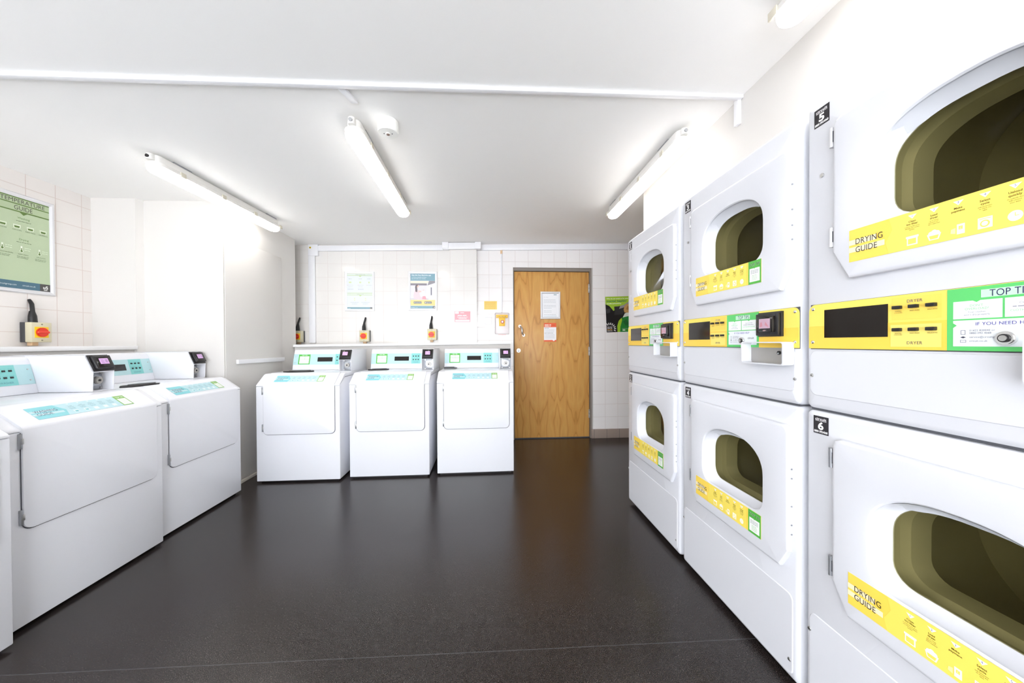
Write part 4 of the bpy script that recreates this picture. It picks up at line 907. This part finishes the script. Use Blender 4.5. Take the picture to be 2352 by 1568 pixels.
# poster B
ops = [('r', 0, ph-0.082, pw, ph, '#7ea6b4', 2), T('Use the free MyUnite app', 0.015, ph-0.026, 0.013, '#f3fafb', 'l', 0.215, 0.02, 3), T('to find an available machine,', 0.015, ph-0.047, 0.009, '#eaf4f6', 'l', 0.165, 0.01, 3), T('pay and start your laundry', 0.015, ph-0.064, 0.009, '#eaf4f6', 'l', 0.155, 0.01, 3),
       ('r', 0, 0.098, pw, ph-0.082, '#e3e1ea', 1), ('r', 0, ph-0.110, pw*0.72, ph-0.086, '#f3ead0', 2), ('r', 0, ph-0.135, pw*0.66, ph-0.112, '#8c868e', 2), ('p', [(pw*0.68, ph-0.135), (pw*0.75, ph-0.083), (pw, ph-0.083), (pw, ph-0.105)], '#8f8c92', 2),
       ('p', [(pw*0.62, 0.115), (pw*0.66, ph-0.14), (pw, ph-0.11), (pw, 0.10)], '#eeedf3', 2), ('r', pw*0.81, 0.15, pw*0.86, 0.24, '#8d8c9a', 3), ('r', pw*0.825, 0.155, pw*0.85, 0.235, '#5f5e6c', 4),
       ('r', 0.0, 0.100, pw*0.72, 0.115, '#cfcdd2', 2),
       # seated figure in pink with dark hair, back three-quarter view
       ('p', [(0.036, 0.112), (0.033, 0.150), (0.048, 0.205), (0.070, 0.225), (0.090, 0.205), (0.100, 0.165), (0.112, 0.135), (0.175, 0.118), (0.182, 0.105), (0.09, 0.100)], '#ecd0d6', 3),
       ('c', 0.080, 0.252, 0.015, '#e8c7b8', 4), ('p', [(0.056, 0.190), (0.052, 0.245), (0.062, 0.268), (0.078, 0.272), (0.086, 0.262), (0.074, 0.25), (0.078, 0.215), (0.076, 0.185)], '#6f6468', 5),
       ('p', [(0.088, 0.205), (0.12, 0.20), (0.15, 0.215), (0.155, 0.208), (0.12, 0.185), (0.09, 0.18)], '#ecc7c0', 4), ('p', [(0.11, 0.135), (0.125, 0.205), (0.155, 0.20), (0.165, 0.15), (0.15, 0.13)], '#f2eef2', 4),
       ('p', [(0.13, 0.105), (0.135, 0.140), (0.165, 0.142), (0.180, 0.105)], '#e3a4ae', 5),
       ('r', 0, 0.034, pw, 0.098, '#f2d58c', 2), ('r', 0.036, 0.056, 0.122, 0.080, '#77797a', 3), ('r', 0.155, 0.056, 0.235, 0.080, '#77797a', 3), T('Google Play', 0.062, 0.063, 0.009, '#f5f5f5', 'l', 0.055, 0.015, 4), T('App Store', 0.178, 0.063, 0.009, '#f5f5f5', 'l', 0.05, 0.015, 4),
       ('p', [(0.045, 0.062), (0.045, 0.075), (0.056, 0.0685)], '#f5f5f5', 4), ('c', 0.167, 0.068, 0.006, '#f5f5f5', 4),
       ('r', 0, 0, pw, 0.030, '#7ea6b4', 2), T('circuit', 0.006, 0.009, 0.009, '#f5fafa', 'l', None, 0.02, 3), ('l', 0.04, 0.010, 0.04, 0.006, '#cfe0e4', 3), ('r', pw-0.030, 0, pw, 0.030, '#6d6f70', 3), ('p', [(pw-0.02, 0.008), (pw-0.01, 0.008), (pw-0.008, 0.022), (pw-0.016, 0.018)], '#f0f0ee', 4)]
framed('framed_poster', 'white framed blue and yellow app poster with a seated person in pink', 0.320, 0.438, frontM(-0.894, 3.9895, 1.488), ops, '#dfe5ea')
# notice frame on the door
pw, ph = 0.194, 0.279
ops = [T('Dear residents', 0.02, ph-0.048, 0.006, '#9aa0a6', 'l', None, 0, 2), ('r', pw-0.058, ph-0.022, pw-0.022, ph-0.010, '#a9bac0', 2), T('unite', pw-0.040, ph-0.019, 0.006, '#6e848c', 'c', None, 0, 3)]
for v in (0.078, 0.094, 0.110, 0.142, 0.158, 0.174, 0.206, 0.222, 0.250): ops.append(('l', 0.02, ph-v, 0.14 if v not in (0.174, 0.222, 0.206) else 0.09, 0.006, '#b3b8be', 2))
ops.append(('r', 0.02, 0.012, 0.17, 0.016, '#a9c3cc', 2))
framed('framed_notice', 'silver framed white letter on the upper part of the wooden door', 0.234, 0.319, frontM(0.606, 4.0295, 1.395), ops, '#f0f1f4', 0.022, ALU)
# orange notice
ops = [('r', 0, 0.168, 0.145, 0.217, '#e85b2a', 1), ('r', 0, 0, 0.145, 0.018, '#e85b2a', 1), ('c', 0.115, 0.020, 0.013, '#f6f6f6', 2), T('COVID-19', 0.010, 0.186, 0.014, '#fdeee6', 'l', 0.075, 0.02, 2), T('STATEMENT', 0.010, 0.172, 0.009, '#fdeee6', 'l', 0.065, 0.01, 2),
       ('l', 0.098, 0.190, 0.03, 0.005, '#8e3416', 2), ('l', 0.008, 0.155, 0.05, 0.006, '#6a6a6a', 2), ('l', 0.008, 0.097, 0.10, 0.006, '#5a5a5a', 2)]
for k in range(4): ops.append(('l', 0.012, 0.142-k*0.010, 0.11, 0.0035, '#b0b0b4', 2))
for k in range(6): ops.append(('l', 0.012, 0.084-k*0.009, 0.115, 0.0035, '#b0b0b4', 2))
ops = [o for o in ops if not (o[0] == 't' and o[1] in ('COVID-19', 'STATEMENT'))] + [('l', 0.010, 0.190, 0.075, 0.016, '#fbe3d8', 2), ('l', 0.010, 0.175, 0.07, 0.013, '#fbe3d8', 2)]
o = art('notice_sheet', None, frontM(0.646, 4.0295, 1.132), ops, ([(0, 0), (0.145, 0), (0.145, 0.217), (0, 0.217)], '#f3f3f5'))
tag(o, 'orange and white paper notice taped below the silver frame on the door', 'notice')
# red sign on column, yellow sign
ops = [('r', 0.006, 0.092, 0.046, 0.115, '#fbeeee', 1), T('NOTICE', 0.011, 0.099, 0.008, '#c98f94', 'l', 0.03, 0.01, 2), ('l', 0.065, 0.098, 0.04, 0.010, '#fbdfe0', 1), ('l', 0.035, 0.068, 0.105, 0.014, '#fdf2f2', 1), ('l', 0.03, 0.052, 0.12, 0.007, '#fbdcdd', 1), ('l', 0.045, 0.042, 0.09, 0.006, '#fbdcdd', 1), ('l', 0.045, 0.033, 0.09, 0.006, '#fbdcdd', 1), ('r', 0.008, 0.006, 0.168, 0.022, '#fbf1f1', 1)]
o = art('safety_sign', None, frontM(-0.376, 3.9245, 1.356), ops, ([(0, 0), (0.176, 0), (0.176, 0.119), (0, 0.119)], '#f08f97'), rough=0.25)
tag(o, 'small red and white sign stuck to the tiled column', 'sign')
ops = [('l', 0.008, 0.082-k*0.012, 0.125, 0.005, '#b08a20', 1) for k in range(7)]
o = art('safety_sign', None, frontM(-0.047, 3.9895, 1.501), ops, ([(0, 0), (0.146, 0), (0.146, 0.095), (0, 0.095)], '#f7c84e'), rough=0.25)
tag(o, 'small yellow sign with dark text on the tiles left of the door', 'sign')
# blank plate
mb = MB(); mb.box(-0.041, 3.980, 1.333, 0.042, 3.9895, 1.415, PVC, 0.003)
for x in (-0.028, 0.028): mb.cyl((x, 3.979, 1.374), 0.003, 0.002, STEEL, 'y', 10)
tag(mb.build('blank_plate'), 'white square blanking plate on the tiles below the yellow sign', 'wall plate')
# call point
def callpoint():
    root = thing('call_point', 'yellow call point under a clear hinged cover beside the door', 'call point', (0.155, 3.9895, 1.214))
    mb = MB(); mb.box(-0.080, -0.004, 0.01, 0.080, 0, 0.246, pmat('pale_back', '#f0e9ea', 0.4), 0.002); mb.build('back_plate', root)
    Y = fc('#f2c01c')
    mb = MB(); mb.box(-0.066, -0.040, 0.190, 0.066, -0.004, 0.225, Y, 0.003); mb.prism([(-0.036, 0.19), (0.036, 0.19), (0.032, 0.098), (-0.032, 0.098)], -0.034, -0.004, Y, 'y', 0.003); bd = mb.build('yellow_body', root)
    mb = MB(); mb.cyl((0.004, -0.036, 0.145), 0.020, 0.008, fc('#b63a2c'), 'y', 24); mb.cyl((0.004, -0.041, 0.145), 0.011, 0.004, fc('#f2f2f0'), 'y', 20); mb.build('push_disc', bd)
    mb = MB()
    for k in range(6): mb.box(-0.05+k*0.017, -0.0412, 0.197+0.003*(k % 2), -0.042+k*0.017, -0.0398, 0.205+0.004*(k % 2), fc('#6f5208'))
    mb.build('lettering', bd)
    mb = MB(); mb.loops([(rrect(-0.085, 0.0, 0.085, 0.250, 0.012), -0.001), (rrect(-0.082, 0.003, 0.082, 0.247, 0.012), -0.05), (rrect(-0.074, 0.012, 0.074, 0.238, 0.010), -0.058)], (0, 0.125), CLEAR, N=48, close_last=True); mb.build('clear_cover', root)
    mb = MB(); mb.tube([(x, -0.056, z) for x, z in rrect(-0.078, 0.006, 0.078, 0.244, 0.01)]+[(-0.078, -0.056, 0.016)], 0.0016, pmat('cover_rim', '#b9b5b9', 0.3), 6, cap=False); mb.build('cover_rim', root)
    mb = MB(); mb.box(-0.045, -0.050, -0.006, 0.045, -0.045, 0.004, fc('#e9c9c8')); mb.build('seal_strip', root)
callpoint()
# mental health poster: slightly tilted sheet
pw, ph = 0.300, 0.416
gr = '#a2c935'
ops = [('r', 0, 0, pw, ph, '#0e0b0d', 1), ('p', [(0.10, 0.20), (0.20, 0.205), (0.225, 0.26), (0.20, 0.30), (0.11, 0.30)], '#2b2a2c', 2), ('p', [(0.16, 0.27), (0.235, 0.29), (pw, 0.35), (pw, 0.40), (0.18, 0.32)], '#9b999d', 2), ('p', [(0.0, 0.27), (0.06, 0.28), (0.05, 0.23), (0.01, 0.22)], '#39383a', 2),
       ('p', [(0, ph), (0, ph-0.088), (0.045, ph-0.110), (0.078, ph-0.150), (0.090, ph-0.168), (0.104, ph-0.160), (0.102, ph-0.118), (0.150, ph-0.116), (0.22, ph-0.10), (0.27, ph-0.07), (pw, ph-0.03), (pw, ph)], gr, 3),
       T('Who do you speak to for your', 0.014, ph-0.030, 0.0125, '#f6fbe6', 'l', 0.262, 0.02, 4), T('mental health?', 0.014, ph-0.064, 0.024, '#16704a', 'l', 0.238, 0.02, 4), T('#UniMentalHealthDay', 0.014, ph-0.088, 0.0125, '#f6fbe6', 'l', 0.175, 0.02, 4),
       ('p', [(0.128, 0.0), (0.128, 0.07), (0.148, 0.13), (0.185, 0.165), (0.225, 0.185), (pw, 0.195), (pw, 0.0)], '#15802f', 3), ('p', [(0.128, 0.0), (0.128, 0.07), (0.148, 0.13), (0.185, 0.165), (0.19, 0.14), (0.165, 0.06), (0.16, 0.0)], '#9ec727', 4), ('p', [(0.20, 0.12), (0.24, 0.15), (0.27, 0.09), (0.23, 0.07)], '#0d5f25', 4),
       ('p', [(0.198, 0.168), (0.225, 0.215), (0.26, 0.228), (pw, 0.225), (pw, 0.19)], '#dfe4dc', 4), ('p', [(0.222, 0.225), (0.214, 0.262), (0.226, 0.300), (0.25, 0.325), (pw, 0.325), (pw, 0.222)], '#c99c5c', 4), ('p', [(0.24, 0.262), (0.26, 0.30), (pw, 0.30), (pw, 0.25)], '#a87a3c', 5),
       ('l', 0.185, 0.038, 0.10, 0.004, '#d8ecd8', 5), T('student minds', 0.19, 0.018, 0.010, '#e9f3e6', 'l', 0.06, 0.01, 5)]
ops = [o for o in ops if not (o[0] == 't' and 'student' in o[1])] + [('r', 0.19, 0.014, 0.222, 0.028, '#e9f3e6', 5), ('l', 0.232, 0.018, 0.05, 0.006, '#b6d84c', 5)]
for k in range(10):
    t = R(160-k*20); cxx, cyy = 0.040, 0.040; c_, s_ = math.cos(t), math.sin(t)
    a, b, hw = 0.048, 0.072, 0.0045
    if cxx+b*c_ > 0.0: ops.append(('p', [(max(0.001, cxx+a*c_-s_*hw), max(0.002, cyy+a*s_+c_*hw)), (max(0.001, cxx+b*c_-s_*hw), max(0.002, cyy+b*s_+c_*hw)), (max(0.001, cxx+b*c_+s_*hw), max(0.002, cyy+b*s_-c_*hw)), (max(0.001, cxx+a*c_+s_*hw), max(0.002, cyy+a*s_-c_*hw))][::-1], '#f6f6f4', 4))
for k in range(4): ops.append(('l', 0.008, 0.058-k*0.015, 0.06, 0.010, '#e6e4e2' if k != 2 else '#e8b050', 4))
o = art('poster', None, frameM((1.380, 3.9885, 1.236), (1, 0, 0.03), (-0.045, 0, 1)), ops, ([(0, 0), (pw, 0), (pw, ph), (0, ph)], '#5b3f8c'))
tag(o, 'green and black mental health poster stuck to the tiles right of the door', 'poster')
